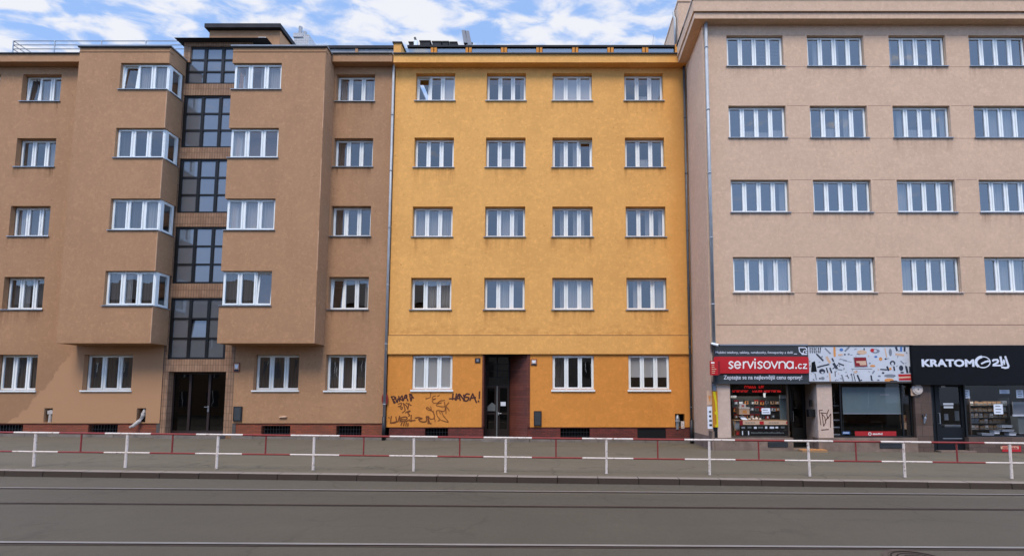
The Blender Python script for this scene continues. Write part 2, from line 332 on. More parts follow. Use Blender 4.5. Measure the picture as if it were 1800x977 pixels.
def ring(mb, x0, x1, z0, z1, y0, y1, wd, m, tilt=0):
    q = MB(); q.box(x0, x1, y0, y1, z0, z0+wd, m).box(x0, x1, y0, y1, z1-wd, z1, m).box(x0, x0+wd, y0, y1, z0+wd, z1-wd, m).box(x1-wd, x1, y0, y1, z0+wd, z1-wd, m)
    if tilt: q.v = [(x, y0+(y-y0)*math.cos(tilt)+(z-z0)*math.sin(tilt), z0+(z-z0)*math.cos(tilt)) for x, y, z in q.v]
    b = len(mb.v); mb.v += q.v; mb.f += [tuple(i+b for i in f) for f in q.f]; mb.m += [mb.mi(m)]*len(q.f)
def panes(x0, x1, n, bw, mw):
    a = (x1-x0-2*bw-(n-1)*mw)/n
    return [(x0+bw+i*(a+mw), x0+bw+i*(a+mw)+a) for i in range(n)]
def window(parent, x0, x1, z0, z1, Y, rev, n, sty, sill=m_zinc, gl=None, open_=None, ends=(1, 1), sash=.065, mull=.05, sillz=.03):
    """sty: one letter per pane: n bare, c sheer curtain, b blind, h half blind, d drape. open_: index of a sash tilted in"""
    gl = gl or m_glass; y = Y+rev
    f = MB(); fw = .05
    f.box(x0, x1, y+.02, y+.09, z0, z0+fw, m_white).box(x0, x1, y+.02, y+.09, z1-fw, z1, m_white)
    f.box(x0, x0+fw, y+.02, y+.09, z0+fw, z1-fw, m_white).box(x1-fw, x1, y+.02, y+.09, z0+fw, z1-fw, m_white)
    g = MB(); ps = panes(x0, x1, n, fw-.012, mull)
    for i, (a, b) in enumerate(ps):
        if i: f.box(ps[i-1][1]+.004, a-.004, y+.021, y+.089, z0+fw, z1-fw, m_white)
        t = math.radians(4.5) if open_ == i else 0
        zb, zt = z0+fw-.012, z1-fw+.012
        ring(f, a, b, zb, zt, y+(.0 if not t else .015), y+.05, sash, m_white, t)
        yy = y+.035; p = [(a+sash, yy, zb+sash), (b-sash, yy, zb+sash), (b-sash, yy, zt-sash), (a+sash, yy, zt-sash)]
        if t: p = [(q[0], yy+(q[2]-zb)*math.sin(t), zb+(q[2]-zb)*math.cos(t)) for q in p]
        else: p = [(q[0], q[1]+random.uniform(-.002, .002), q[2]) for q in p]
        g.face(p, gl)
    o = build('window', f, parent); build('pane', g, o)
    s = MB(); s.box(x0-.05*ends[0], x1+.05*ends[1], Y-.05, y+.02, z0-sillz-.004, z0-.004, sill); build('window_sill', s, o)
    c = MB(); yc = y+.115
    for (a, b), k in zip(ps, sty):
        if k == 'c': wavy(c, a-.02, b+.02, z0+.02, z1-.02, yc, m_cur)
        elif k == 'r': wavy(c, a+(b-a)*.55, b+.03, z0+.02, z1-.02, yc, m_cur, .08)
        elif k == 'l': wavy(c, a-.03, a+(b-a)*.4, z0+.02, z1-.02, yc, m_cur, .08)
        elif k == 'd': wavy(c, a-.02, b+.02, z0+.02, z1-.02, yc, m_drape, .14)
        elif k == 'k': wavy(c, a, b, z0+.02, z0+.02+(z1-z0)*random.uniform(.22, .4), yc, m_cur, .09)
        elif k == 'b': c.box(a-.03, b+.03, yc-.05, yc-.044, z0+.03, z1-.02, m_bld)
        elif k == 'h': c.box(a-.03, b+.03, yc-.05, yc-.044, z0+(z1-z0)*.36, z1-.02, m_bld)
        elif k == 's':
            for j in range(int((z1-z0)/.06)): c.face([(a, yc-.06, z0+.06*j), (b, yc-.06, z0+.06*j), (b, yc-.02, z0+.06*j+.035), (a, yc-.02, z0+.06*j+.035)], m_bld)
    if c.v: build('curtain', c, o)
    return o
exec_parts = []
# ------------------------------------------------------------------ ground
GS, RS, KM = -.010, -.009, -.02            # fall of the facade line, fall of the road, slant of the road to the facades
def zfac(x): return GS*x
def zroad(x): return -.24+RS*x
KY0 = ground_y(845, -.18)
def kline(x, off=0): return KY0+KM*x+off
def sheet(mb, x0, x1, fy0, fy1, fz0, fz1, m, nx=40, ny=1):
    for i in range(nx):
        a, b = x0+(x1-x0)*i/nx, x0+(x1-x0)*(i+1)/nx
        for j in range(ny):
            s, t = j/ny, (j+1)/ny
            L = lambda x, s: (x, fy0(x)*(1-s)+fy1(x)*s, fz0(x)*(1-s)+fz1(x)*s)
            mb.face([L(a,s), L(b,s), L(b,t), L(a,t)], m)
def asphalt(name, col, crack=.5, seed=0, fleck=.5, bands=True):
    m = M(name, .9, .25)
    big = m.rng(m.noise(.35, 5, .6), .3, .7); lng = m.rng(m.noise(1.0, 4, .6, (.06, 1.5, 1)), .3, .7); fine = m.rng(m.noise(55, 5, .8), .3, .7); mid = m.rng(m.noise(5, 6, .7), .3, .7)
    c = m.mix(big, sc(col, .80), sc(col, 1.18)); blot = m.rng(m.noise(.9, 6, .65, (.5, 1.6, 1), .8), .56, .68, 0, .45); c = m.mix(blot, c, sc(col, .70)); pale = m.rng(m.noise(.6, 5, .6, (.35, 1.2, 1)), .56, .7, 0, .5); c = m.mix(pale, c, sc(col, 1.25))
    if bands: c = m.mix(m.math('MULTIPLY', lng, .5), c, sc(col, .74))
    if name == 'road_asphalt':
        g = m.n('ShaderNodeNewGeometry'); sp = m.n('ShaderNodeSeparateXYZ'); m.l(g.outputs['Position'], sp.inputs[0]); yy = m.math('ADD', sp.outputs[1], m.math('MULTIPLY', m.noise(2.5, 4, .6, (.4, 1, 1)), .12))
        gut = m.math('MULTIPLY', m.rng(yy, 10.62, 10.72), .55); c = m.mix(gut, c, sc(col, 1.55)); tz = m.math('MULTIPLY', m.math('MULTIPLY', m.rng(yy, 8.95, 9.02), m.rng(yy, 10.5, 10.42)), .5); c = m.mix(tz, c, (.054, .0455, .033))
        seam = m.rng(m.math('ABSOLUTE', m.math('SUBTRACT', yy, 10.15), 0), .015, .05, .45, 0); c = m.mix(seam, c, sc(col, .5))
        oil = m.rng(m.noise(1.3, 3, .5, (1, 2, 1)), .68, .76, 0, .55); c = m.mix(oil, c, sc(col, .5))
    gr = m.rng(m.noise(13, 5, .8, (1, .45, 1)), .36, .64); c = m.mix(m.math('MULTIPLY', gr, .48), c, sc(col, .62))
    c = m.mix(m.math('MULTIPLY', mid, .35), c, sc(col, .78)); c = m.mix(m.math('MULTIPLY', fine, fleck), c, sc(col, 1.42))
    v = m.n('ShaderNodeTexVoronoi', feature='DISTANCE_TO_EDGE', Scale=.45); w_ = m.n('ShaderNodeVectorMath', operation='ADD'); nz = m.n('ShaderNodeTexNoise', Scale=1.4, Detail=5); m.l(m.pos(), nz.inputs['Vector']); m.l(m.pos(), w_.inputs[0]); m.l(nz.outputs['Color'], w_.inputs[1]); m.l(w_.outputs[0], v.inputs['Vector'])
    k = m.math('MULTIPLY', m.rng(v.outputs['Distance'], .0, .022, 1, 0), m.rng(m.noise(.5, 2), .44, .56))
    c = m.mix(m.math('MULTIPLY', k, crack), c, sc(col, .35))
    m.bump(m.noise(70, 5, .8), .6, .006); return m.base(c)
m_road = asphalt('road_asphalt', (.064, .0535, .038), .28); m_pave = asphalt('pavement_asphalt', (.112, .095, .066), .55, 1, .3); m_curb = asphalt('granite_kerb', lin(62, 53, 46), .1, 2, .5, False); m_curbt = asphalt('granite_kerb_top', lin(118, 108, 99), .1, 2, .5, False)
g = MB(); g.face([(-500,-500,-.9-RS*-500*0+.0), (500,-500,-.9), (500,500,-.9), (-500,500,-.9)], m_road)
g.v = [(x, y, -.5+RS*x) for x, y, z in g.v]; struct('ground', g)
g = MB(); sheet(g, -70, 70, lambda x: -30, lambda x: kline(x), zroad, zroad, m_road, 40, 8); struct('road', g)
g = MB(); sheet(g, -60, 60, lambda x: kline(x, .26), lambda x: 21.2, lambda x: zroad(x)+.145, lambda x: zfac(x)-.004, m_pave, 60, 6); struct('pavement', g)
g = MB(); x = -45.
while x < 45:                              # kerb stones with open joints
    a, b = x+.008, x+1.0-.008; r = random.uniform(-.006, .006)
    P8 = [(a, kline(a)+r, zroad(a)-.1), (b, kline(b)+r, zroad(b)-.1), (b, kline(b, .255), zroad(b)-.1), (a, kline(a, .255), zroad(a)-.1)]
    T8 = [(a, kline(a, .02)+r, zroad(a)+.14+r/2), (b, kline(b, .02)+r, zroad(b)+.14+r/2), (b, kline(b, .255), zroad(b)+.148), (a, kline(a, .255), zroad(a)+.148)]
    g.hexa(P8+T8, m_curb); g.m[-5] = g.mi(m_curbt); x += 1.0
struct('kerb', g)
m_steel = plain('polished_rail_steel', lin(132, 128, 124), .5, .5, .4, .12, 1.2); m_rust = plain('dull_rail_steel', lin(74, 62, 55), .7, .3, .3, .2, 2); m_slot = plain('rail_groove', lin(40, 34, 31), .95, .05)
TM = .012
def strip(mb, off, w_, m, dz): sheet(mb, -45, 45, lambda x: KY0+TM*x+off, lambda x: KY0+TM*x+off+w_, lambda x: zroad(x)+dz, lambda x: zroad(x)+dz, m, 30)
ys = [ground_y(865, -.25), ground_y(891, -.25), ground_y(961, -.25)]; ys.append(ys[2]-1.435)
for i, y in enumerate(ys):
    g = MB(); dull = i == 1
    strip(g, y-KY0, .075 if not dull else .05, m_rust if dull else m_steel, .010); strip(g, y-KY0-.055, .055, m_slot, .005); strip(g, y-KY0-.08, .025, m_rust, .008)
    struct('tram_rail', g)
mh = empty('manhole_cover', (8.0*.6, 0, 0), 'round iron manhole cover in the road below the near tram rail', 'manhole cover')
mx_, my_ = (1640-PX)/F*6.05, ground_y(994, -.36); mh.location = (mx_, my_, zroad(mx_)); WLOC[mh] = Vector(mh.location)
def flatring(mb, cx, cy, r0, r1, dz, m, n=40):
    for i in range(n):
        a, b = 2*math.pi*i/n, 2*math.pi*(i+1)/n; q = []
        for r, t in ((r0,a),(r1,a),(r1,b),(r0,b)):
            X, Y_ = cx+r*math.cos(t), cy+r*math.sin(t); q.append((X, Y_, zroad(X)+dz))
        mb.face(q, m)
g = MB(); flatring(g, mx_, my_, .36, .42, .007, m_rust); build('frame', g, mh)
g = MB(); flatring(g, mx_, my_, 0.001, .345, .006, m_rust)
for r in (.08, .16, .24, .31): flatring(g, mx_, my_, r, r+.02, .010, m_slot)
build('lid', g, mh)
# ------------------------------------------------------------------ brown building
def X(px, Y=YW, py=380): return xat(px, py, Y)
def Z(py, Y=YW): return zat(py, Y)
bx1 = X(686, YW, 430); bx0 = X(-150)
brown = empty('apartment_building', (X(400), YW, zfac(X(400))), 'brown plastered apartment building with two bays and a glazed stair strip', 'building')
L_l, L_r = X(120, YB, 340), X(282, YB, 340)          # left bay
R_l, R_r = X(396, YB, 340), X(563, YB, 340)          # right bay
zbay0, zbay1 = Z(603, YB), Z(83, YB)
rows_b = [(131, 178), (243, 293), (362, 415), (486.5, 543.5), (623, 686)]
cols_b = [(-93, -23), (17, 87), (582, 651.5)]
holes = []; wins = []
for (a, b) in cols_b:
    xa, xb = X(a, YW, 388), X(b, YW, 388)
    for r, (t, bt) in enumerate(rows_b):
        h = (xa, xb, Z(bt), Z(t)); holes.append(h); wins.append((h, (a, r)))
tx0, tx1 = L_r-.12, R_l+.22                            # tiled stair strip
base_z = Z(743.5); gxl = xat(146, 655, YW), xat(232, 655, YW); gxr = xat(446, 655, YW), xat(525, 655, YW)
for a, b in (gxl, gxr): holes.append((a, b, Z(685.5), Z(623)))
# meter niches
nl = [(*rect(77, 717, 92, 742, YW)[:2], *rect(77, 717, 92, 742, YW)[2:], .25), (*rect(240, 717, 256, 742, YW), .25), (*rect(408, 693, 421, 711, YW), .2)]
bayrows = [(111, 157), (225, 277), (349, 404), (476, 536.5)]
bwl = X(193, YB, 375); bwr = X(483, YB, 377)
pass_l = [(bwl+.1, L_r-.2, Z(b, YB), Z(t, YB), 0) for t, b in bayrows]; pass_r = [(R_l+.2, bwr-.1, Z(b, YB), Z(t, YB), 0) for t, b in bayrows]
ztop = Z(108.5); levels = [Z(y) for y in (590, 455, 335, 217)]
wl = MB()
wall(wl, bx0, tx0, base_z, ztop, YW, [h for h in holes+nl+pass_l if h[1] < tx0], .2, m_brn)
wall(wl, tx1, bx1, base_z, ztop, YW, [h for h in holes+nl+pass_r if h[0] > tx1], .2, m_brn)
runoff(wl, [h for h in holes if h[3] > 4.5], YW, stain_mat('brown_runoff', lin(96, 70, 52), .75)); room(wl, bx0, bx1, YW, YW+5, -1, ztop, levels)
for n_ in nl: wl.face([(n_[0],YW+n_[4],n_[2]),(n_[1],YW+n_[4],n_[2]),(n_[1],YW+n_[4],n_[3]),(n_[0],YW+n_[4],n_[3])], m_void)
wl.box(bx0-.2, bx0, YW, YW+8, -1, ztop, m_brn); wl.box(tx0-.15, tx0-.002, YW+.02, YW+5, -1, ztop, m_room); wl.box(tx1+.002, tx1+.15, YW+.02, YW+5, -1, ztop, m_room)
build('wall', wl, brown)
for nm, xa, xb in (('bay', L_l, L_r), ('bay', R_l, R_r)):
    q = MB(); left = xa == L_l; lo = zbay0
    for t, b in reversed(bayrows):
        zb_, zt_ = Z(b, YB), Z(t, YB); q.box(xa, xb, YB, YW-.002, lo, zb_-.035, m_brn)
        q.box(*((xa, bwl) if left else (bwr, xb)), YB, YW-.002, zb_-.035, zt_, m_brn); lo = zt_
    q.box(xa, xb, YB, YW+.5, lo, zbay1, m_brn)
    q.box(xa-.012, xb+.012, YB-.014, YB+.2, Z(92, YB), Z(91.3, YB), m_groove)
    bo = build(nm, q, brown)
    q = MB(); q.box(xb-.035, xb+.0015, YB-.0025, YB+.03, zbay0+.01, Z(536.5, YB)-.05, m_bead); build('corner_bead', q, bo)
    for (t0, b0), (t1, b1) in zip(bayrows[:-1], bayrows[1:]): q = MB(); q.box(xb-.035, xb+.0015, YB-.0025, YB+.03, Z(t1, YB)+.005, Z(b0, YB)-.05, m_bead); build('corner_bead', q, bo)
    q = MB(); q.box(xa-.07, xb+.07, YB-.07, YW+.7, zbay1+.003, zbay1+.05, m_zinc); q.box(xa-.05, xb+.05, YB-.05, YB+.0, zbay1-.05, zbay1+.002, m_dark); build('roof_flashing', q, bo)
for k, (t, b) in enumerate(bayrows):                    # corner windows of the bays
    zb_, zt_ = Z(b, YB), Z(t, YB)
    for left in (True, False):
        c0, c1 = (bwl, L_r-.045) if left else (R_l+.045, bwr)
        sty = [['ncc', 'dnn', 'ddc', 'dld'], ['rrc', 'cnn', 'ccc', 'ddn']][0 if left else 1][k]
        o = window(brown, c0, c1, zb_, zt_, YB, .10, 3, sty, open_=(0 if left and k == 0 else 2 if (not left and k == 3) else None), ends=(1, 1), mull=.06)
        q = MB(); g = MB(); xs_ = (L_r-.045-.09, L_r-.045) if left else (R_l+.045, R_l+.045+.09)       # side leaf round the corner
        ya, yb = YB+.192, YW-.05
        for z_a, z_b in ((zb_, zb_+.05), (zt_-.05, zt_)): q.box(*xs_, ya, yb, z_a, z_b, m_white)
        q.box(*xs_, ya, ya+.10, zb_+.05, zt_-.05, m_white); q.box(*xs_, yb-.10, yb, zb_+.05, zt_-.05, m_white)
        q.box(xs_[0]+.005, xs_[1]-.005, ya+.10, yb-.10, zb_+.05, zb_+.11, m_white); q.box(xs_[0]+.005, xs_[1]-.005, ya+.10, yb-.10, zt_-.11, zt_-.05, m_white)
        xm = (xs_[0]+xs_[1])/2; g.face([(xm, ya+.1, zb_+.11), (xm, yb-.1, zb_+.11), (xm, yb-.1, zt_-.11), (xm, ya+.1, zt_-.11)], m_glass)
        build('side_sash', q, o); build('pane', g, o)
        q = MB(); q.box(xs_[0]-.02 if left else xs_[0]-.09, xs_[1]+.09 if left else xs_[1]+.02, YB+.121, YW-.02, zb_-.034, zb_-.004, m_zinc); build('window_sill', q, o)
stys = ['nnn', 'rnn', 'ncn', 'ddl', 'ndn', 'ccc', 'nnn', 'dnn', 'dnn', 'ndc', 'ddd']
for h, (a, r) in wins:
    sty = {17: ['dcc', 'dnl', 'cdd', 'dld', 'ddd'], 582: ['cnc', 'dnn', 'dnn', 'nnr', 'ddd']}.get(a, ['nnn']*5)[r]
    window(brown, *h, YW, .2, 3, sty, open_=0 if (a == 17 and r == 0) or (a == 582 and r == 3) else None, sillz=.03 if r < 4 else .06, sill=m_zinc if r < 4 else m_white)
for (a, b), sty in ((gxl, 'ddd'), (gxr, 'ddd')): window(brown, a, b, Z(685.5), Z(623), YW, .2, 3, sty, sill=m_white, sillz=.06)
# cornices and roofs
cz0, cz1 = Z(108.5, YW-.35), Z(95.5, YW-.35)
for c_a, c_b in ((bx0, L_l-.01), (R_r+.01, bx1-.012)):
    q = MB(); q.box(c_a, c_b, YW-.35, YW+1.2, cz0, cz1, m_brn); co_ = build('cornice', q, brown)
    q = MB(); q.box(c_a, c_b, YW-.40, YW+1.2, cz1+.002, cz1+.05, m_dark); build('gutter_edge', q, co_)
ya = YW+1.1; q = MB(); q.box(bx0, bx1-.3, YW+.72, YW+9, ztop+.5, cz1-.03, m_roof)
build('roof', q, brown)
q = MB(); a0, a1 = X(560, ya), bx1-.06; zt0, zt1 = Z(95, ya)-.5, Z(86.5, ya)
q.box(a0, a1, ya, ya+.06, zt0, zt1, m_grey); q.box(a0, a1, ya-.07, ya+4, zt1+.002, Z(80, ya-.07), m_roof); q.box(X(615, ya), X(620, ya), ya-.05, ya-.001, zt0, zt1, m_brn)
for px in (640, 656, 672): q.box(X(px, ya), X(px, ya)+.03, ya-.02, ya-.001, zt0, zt1, m_stl)
build('attic', q, brown)
# stair strip: tiles, glazing, door
st = MB(); rows_s = [(81, 147), (167, 259), (278.5, 374), (398, 498), (523, 631)]
sx0, sx1 = xat(296, 576, YW), xat(397.5, 576, YW); dx0, dx1 = xat(292, 706, YW), xat(394, 706, YW)
zd0, zd1 = zfac(dx0)+.12, Z(653); ttop = Z(74)
Ys = YW+.03
wall(st, tx0, tx1, -1, ttop, Ys, [(sx0, sx1, Z(b), Z(t), .12) for t, b in rows_s]+[(dx0, dx1, -1, zd1, .35)], .12, m_tile)
st.box(tx0, tx0+.3, Ys+.01, YW+5, ztop, ttop, m_tile); st.box(tx1-.3, tx1, Ys+.01, YW+5, ztop, ttop, m_tile)
so_ = build('tiled_stair_front', st, brown)
for k, (t, b) in enumerate(rows_s):
    z0, z1 = Z(b), Z(t); f = MB(); g = MB(); Yg = YW+.08; n = 3; bw = .09
    f.box(sx0, sx1, Yg, Yg+.06, z0, z0+bw, m_black).box(sx0, sx1, Yg, Yg+.06, z1-bw, z1, m_black)
    pw = (sx1-sx0-4*.13)/3; ph = (z1-z0-2*bw-2*.08)/3
    for i in range(4): f.box(sx0+i*(pw+.13), sx0+i*(pw+.13)+.13, Yg-.01, Yg+.06, z0+bw, z1-bw, m_black)
    for i in range(3):
        for j in range(3):
            if j: f.box(sx0+.13+i*(pw+.13), sx0+.13+i*(pw+.13)+pw, Yg, Yg+.05, z0+bw+j*(ph+.08)-.08, z0+bw+j*(ph+.08), m_black)
            xa, za = sx0+.13+i*(pw+.13), z0+bw+j*(ph+.08); e = random.uniform(-.004, .004); tl = .07 if (k == 4 and i == 1 and j == 1) else 0
            g.face([(xa, Yg+.03+e, za), (xa+pw, Yg+.03-e, za), (xa+pw, Yg+.03-e+tl, za+ph), (xa, Yg+.03+e+tl, za+ph)], m_tglass)
    o = build('stair_window', f, brown); build('pane', g, o)
f = MB(); g = MB(); Yd = YW+.33; w3 = dx1-dx0; div = [dx0, dx0+w3*.30, dx0+w3*.64, dx1]; m_dfr = plain('dark_brown_door_frame', lin(46, 36, 34), .45, .4)
f.box(dx0, dx1, Yd, Yd+.07, zd1-.09, zd1, m_dfr).box(dx0, dx1, Yd, Yd+.07, zd0, zd0+.16, m_dfr)
for i, x in enumerate(div): f.box(x-(.05 if i else 0), x+(.05 if i < 3 else 0), Yd-.012, Yd+.07, zd0+.16, zd1-.09, m_dfr)
for a, b in zip(div[:-1], div[1:]): g.face([(a+.03, Yd+.03, zd0+.1), (b-.03, Yd+.03, zd0+.1), (b-.03, Yd+.03, zd1-.05), (a+.03, Yd+.03, zd1-.05)], m_dglass)
do = build('entrance_door', f, brown); build('pane', g, do)
q = MB(); hx = div[2]; hz = Z(718); q.box(hx-.03, hx+.03, Yd-.025, Yd-.013, hz-.14, hz+.12, m_zinc); q.tube([(hx, Yd-.02, hz+.07), (hx, Yd-.08, hz+.07), (hx-.13, Yd-.08, hz+.07)], .014, m_zinc); build('handle', q, do)
q = MB(); q.box(dx0-.15, dx1+.1, YW-.32, YW+.33, -1, zd0-.002, m_stone); build('doorstep', q, brown)
# stair head and roof box
q = MB(); hz1 = Z(68, YW-.2); q.box(tx0-.25, X(470, YW-.2, 70), YW-.25, YW+5, ttop+.002, hz1, m_roof); build('stair_roof', q, brown)
yb_ = YW+1.6; q = MB(); xa, xb = X(368, yb_, 65), X(492, yb_, 65); q.box(xa, xb, yb_, yb_+1.6, ztop, Z(54, yb_), m_brn); rb = build('roof_room', q, brown)
q = MB(); q.box(xa-.12, xb+.12, yb_-.2, yb_+1.9, Z(54, yb_)+.002, Z(47, yb_), m_roof); build('roof', q, rb)
q = MB(); wz0, wz1 = Z(75, yb_), Z(66.5, yb_); xa, xb = X(455, yb_, 70), X(468, yb_, 70); q.box(xa, xb, yb_-.04, yb_-.002, wz0, wz1, m_white); q.box(xa+.04, xb-.04, yb_-.06, yb_-.041, wz0+.04, wz1-.04, m_dark); build('window', q, rb)
yc = YW+4.5; q = MB(); q.box(X(517, yc, 65), X(543, yc, 65), yc, yc+.9, ztop, Z(61, yc), m_chim); q.box(X(516, yc, 65), X(533, yc, 65), yc-.04, yc+.6, Z(66, yc), Z(59, yc), m_chim); ch = build('chimney', q, brown)
for px, t in ((528, 48), (536, 57), (542, 65)):
    q = MB(); q.tube([(X(px, yc+.3, 60), yc+.3, Z(70, yc)), (X(px, yc+.3, 60), yc+.3, Z(t, yc+.3))], .10, m_grey, 10); build('chimney_pot', q, ch)
# brick base with cellar openings
def base(parent, x0, x1, zt, Y, m, cellars, plinth, skip=None):
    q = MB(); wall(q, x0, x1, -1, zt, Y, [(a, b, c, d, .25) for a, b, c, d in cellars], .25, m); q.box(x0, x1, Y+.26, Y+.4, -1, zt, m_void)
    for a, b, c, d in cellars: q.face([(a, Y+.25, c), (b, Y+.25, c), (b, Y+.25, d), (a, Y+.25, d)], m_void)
    o = build('brick_base', q, parent)
    for a, b, c, d in cellars:
        g = MB(); n = max(4, int((b-a)/.12)); 
        for i in range(1, n): xx = a+(b-a)*i/n; g.box(xx-.008, xx+.008, Y+.05, Y+.066, c, d, m_dark)
        for j in (1, 2): zz = c+(d-c)*j/3; g.box(a, b, Y+.065, Y+.08, zz-.008, zz+.008, m_dark)
        build('cellar_grille', g, o)
    p = MB(); n = max(2, int((x1-x0)/.9))
    for i in range(n):
        a, b = x0+(x1-x0)*i/n, x0+(x1-x0)*(i+1)/n; h_ = .11+random.uniform(-.02, .03)
        p.box(a+.006, b-.006, Y-.05-random.uniform(0, .02), Y-.002, -1, zfac((a+b)/2)+h_, m_stone)
    build('plinth', p, parent)
def cel(a, b, y0=748, y1=768): return (xat(a, 757, YW), xat(b, 757, YW), Z(y1), Z(y0))
base(brown, bx0, tx0, base_z, YW+.04, m_brick, [cel(-20, 38, 746, 770), cel(153, 205, 746, 770)], 0)
base(brown, tx1, bx1-.03, Z(738.5), YW+.04, m_brick, [cel(458, 509), cel(590, 635)], 0)
m_gpipe = plain('dark_grey_pipe_paint', lin(84, 86, 88), .5, .4, .2, .2, 4)
def downpipe(parent, x, y, z0, z1, r=.055, m=m_pipe, foot=True):
    q = MB(); q.tube([(x, y, z0), (x, y, z1)], r, m, 12)
    z = z0+1.5
    while z < z1-.5: q.tube([(x, y, z), (x, y, z+.05)], r*1.22, m, 12); z += 2.6
    if foot: q.tube([(x, y, z0-.02), (x, y, z0+1.0)], r*1.35, m_dark, 12)
    return build('downpipe', q, parent, True)
downpipe(brown, bx1-.03, YW-.09, zfac(bx1), Z(112), .055)
# roof railing, left wing
rr = empty('roof_railing', (X(120, YW+.5, 90), YW+.5, cz1), 'thin grey safety railing on the roof edge of the brown building', 'railing')
Yr = YW+.35; zt = Z(72.5, Yr); zb_ = cz1
for px in (23, 96, 178, 256): q = MB(); x = X(px, Yr, 82); q.tube([(x, Yr, zb_), (x, Yr, zt)], .025, m_zinc); build('post', q, rr)
for yy in (72.5, 79.5, 86.5): q = MB(); q.tube([(X(23, Yr, 82), Yr, Z(yy, Yr)), (X(332, Yr, 82), Yr, Z(yy, Yr))], .018, m_zinc); build('rail', q, rr)
for yy in (72.5, 79.5, 86.5): q = MB(); q.tube([(X(23, Yr, 82), Yr, Z(yy, Yr)), (X(23, Yr, 82), Yr+5, Z(yy, Yr))], .018, m_zinc); build('rail', q, rr)
# things on the brown wall
def niche_pipe(x, z0, z1, label, kind=0):
    q = MB(); y = YW+.10
    if kind == 0: q.tube([(x-.02, y, z0), (x-.0, y, z0+(z1-z0)*.5), (x+.03, y-.02, z1-.07)], [.07, .075, .06], m_wpipe, 10); q.box(x-.09, x+.13, y-.08, y+.05, z0+(z1-z0)*.58, z1-.1, m_wpipe)
    else: q.tube([(x+.07, y, z1-.05), (x+.06, y-.05, z0+.3), (x-.02, y-.16, z0+.05), (x-.17, y-.28, z0-.16), (x-.27, y-.3, z0-.20)], [.06, .085, .08, .065, .05], m_wpipe, 10); q.box(x+.0, x+.13, y-.11, y+.02, z0+.27, z0+.42, m_wpipe)
    return tag(build('pipe_stub', q), label, 'pipe')
niche_pipe((nl[0][0]+nl[0][1])/2+.03, nl[0][2], nl[0][3], 'upright white pipe stub in the niche at the far left of the brown wall')
niche_pipe((nl[1][0]+nl[1][1])/2, nl[1][2], nl[1][3], 'bent white pipe hanging out of a niche left of the black glass entrance', 1)
def plate(name, r, Y, m, label, cat, rim=None, th=.025, inner=None):
    x0, x1, z0, z1 = r; q = MB(); q.box(x0, x1, Y-th, Y-.002, z0, z1, rim or m)
    if rim: d = min(x1-x0, z1-z0)*.14; q.box(x0+d, x1-d, Y-th-.004, Y-th-.0005, z0+d, z1-d, m)
    if inner: inner(q, x0, x1, z0, z1, Y-th-.0045)
    return tag(build(name, q), label, cat)
def coat(q, x0, x1, z0, z1, y):
    w_, h_ = x1-x0, z1-z0; q.prism([(x0+w_*.2, z0+h_*.75), (x0+w_*.3, z0+h_*.42), (x0+w_*.5, z0+h_*.3), (x0+w_*.7, z0+h_*.42), (x0+w_*.8, z0+h_*.75)], y-.004, y, m_pap); q.box(x0+w_*.15, x1-w_*.15, y-.004, y, z0+h_*.05, z0+h_*.26, m_ind)
plate('house_plaque', rect(411, 637, 422, 653, YW), YW, m_tan, 'small red and beige house plaque right of the black glass entrance', 'plaque', m_brick, .03, coat)
plate('meter_box', rect(411, 714, 426, 740, YW), YW, m_gdark, 'dark grey meter box on the brown wall under a small niche', 'meter box', m_dark, .05)
def meter(q, x0, x1, z0, z1, y): q.box(x0+.05, x1-.05, y-.03, y, z1-.14, z1-.05, m_pap)
q = MB(); n_ = nl[2]; q.box(n_[0]+.08, n_[1]-.02, YW+.08, YW+.19, n_[2]+.03, n_[3]-.05, m_panel); q.box(n_[0]+.12, n_[1]-.16, YW+.07, YW+.079, n_[2]+.07, n_[2]+.2, m_ind); q.tube([(n_[1]-.1, YW+.09, n_[2]), (n_[1]-.12, YW+.05, n_[3]-.12)], .02, m_white)
tag(build('gas_meter', q), 'pale gas meter inside the wall niche above the dark meter box', 'gas meter')
q = MB(); dxr = xat(677.5, 701, YW); q.disc(dxr, Z(701), .14, YW-.06, YW-.04, m_red, 24, .27); q.box(dxr-.02, dxr+.02, YW-.04, YW-.002, Z(701)-.03, Z(701)+.03, m_dark)
tag(build('round_sign', q), 'small faded red oval sign by the downpipe between brown and yellow fronts', 'sign')
q = MB(); q.tube([(xat(500, 733, YW)-.2, YW-.04, Z(733)), (xat(500, 733, YW)+.12, YW-.04, Z(733)+.02)], .03, m_tan); q.box(xat(500, 733, YW)-.08, xat(500, 733, YW)+.03, YW-.05, YW-.003, Z(733)-.03, Z(733)+.06, m_tan)
tag(build('vent_stub', q), 'small cream vent stub low on the brown wall under a triple window', 'vent')
for px, py in ((580, 135), (580, 241), (576, 362), (572, 489)):
    q = MB(); x = xat(px, py, YW); q.tube([(x, YW-.003, Z(py)), (x, YW-.12, Z(py)-.02), (x, YW-.13, Z(py)-.3)], .02, m_stl); build('anchor_hook', q, brown)

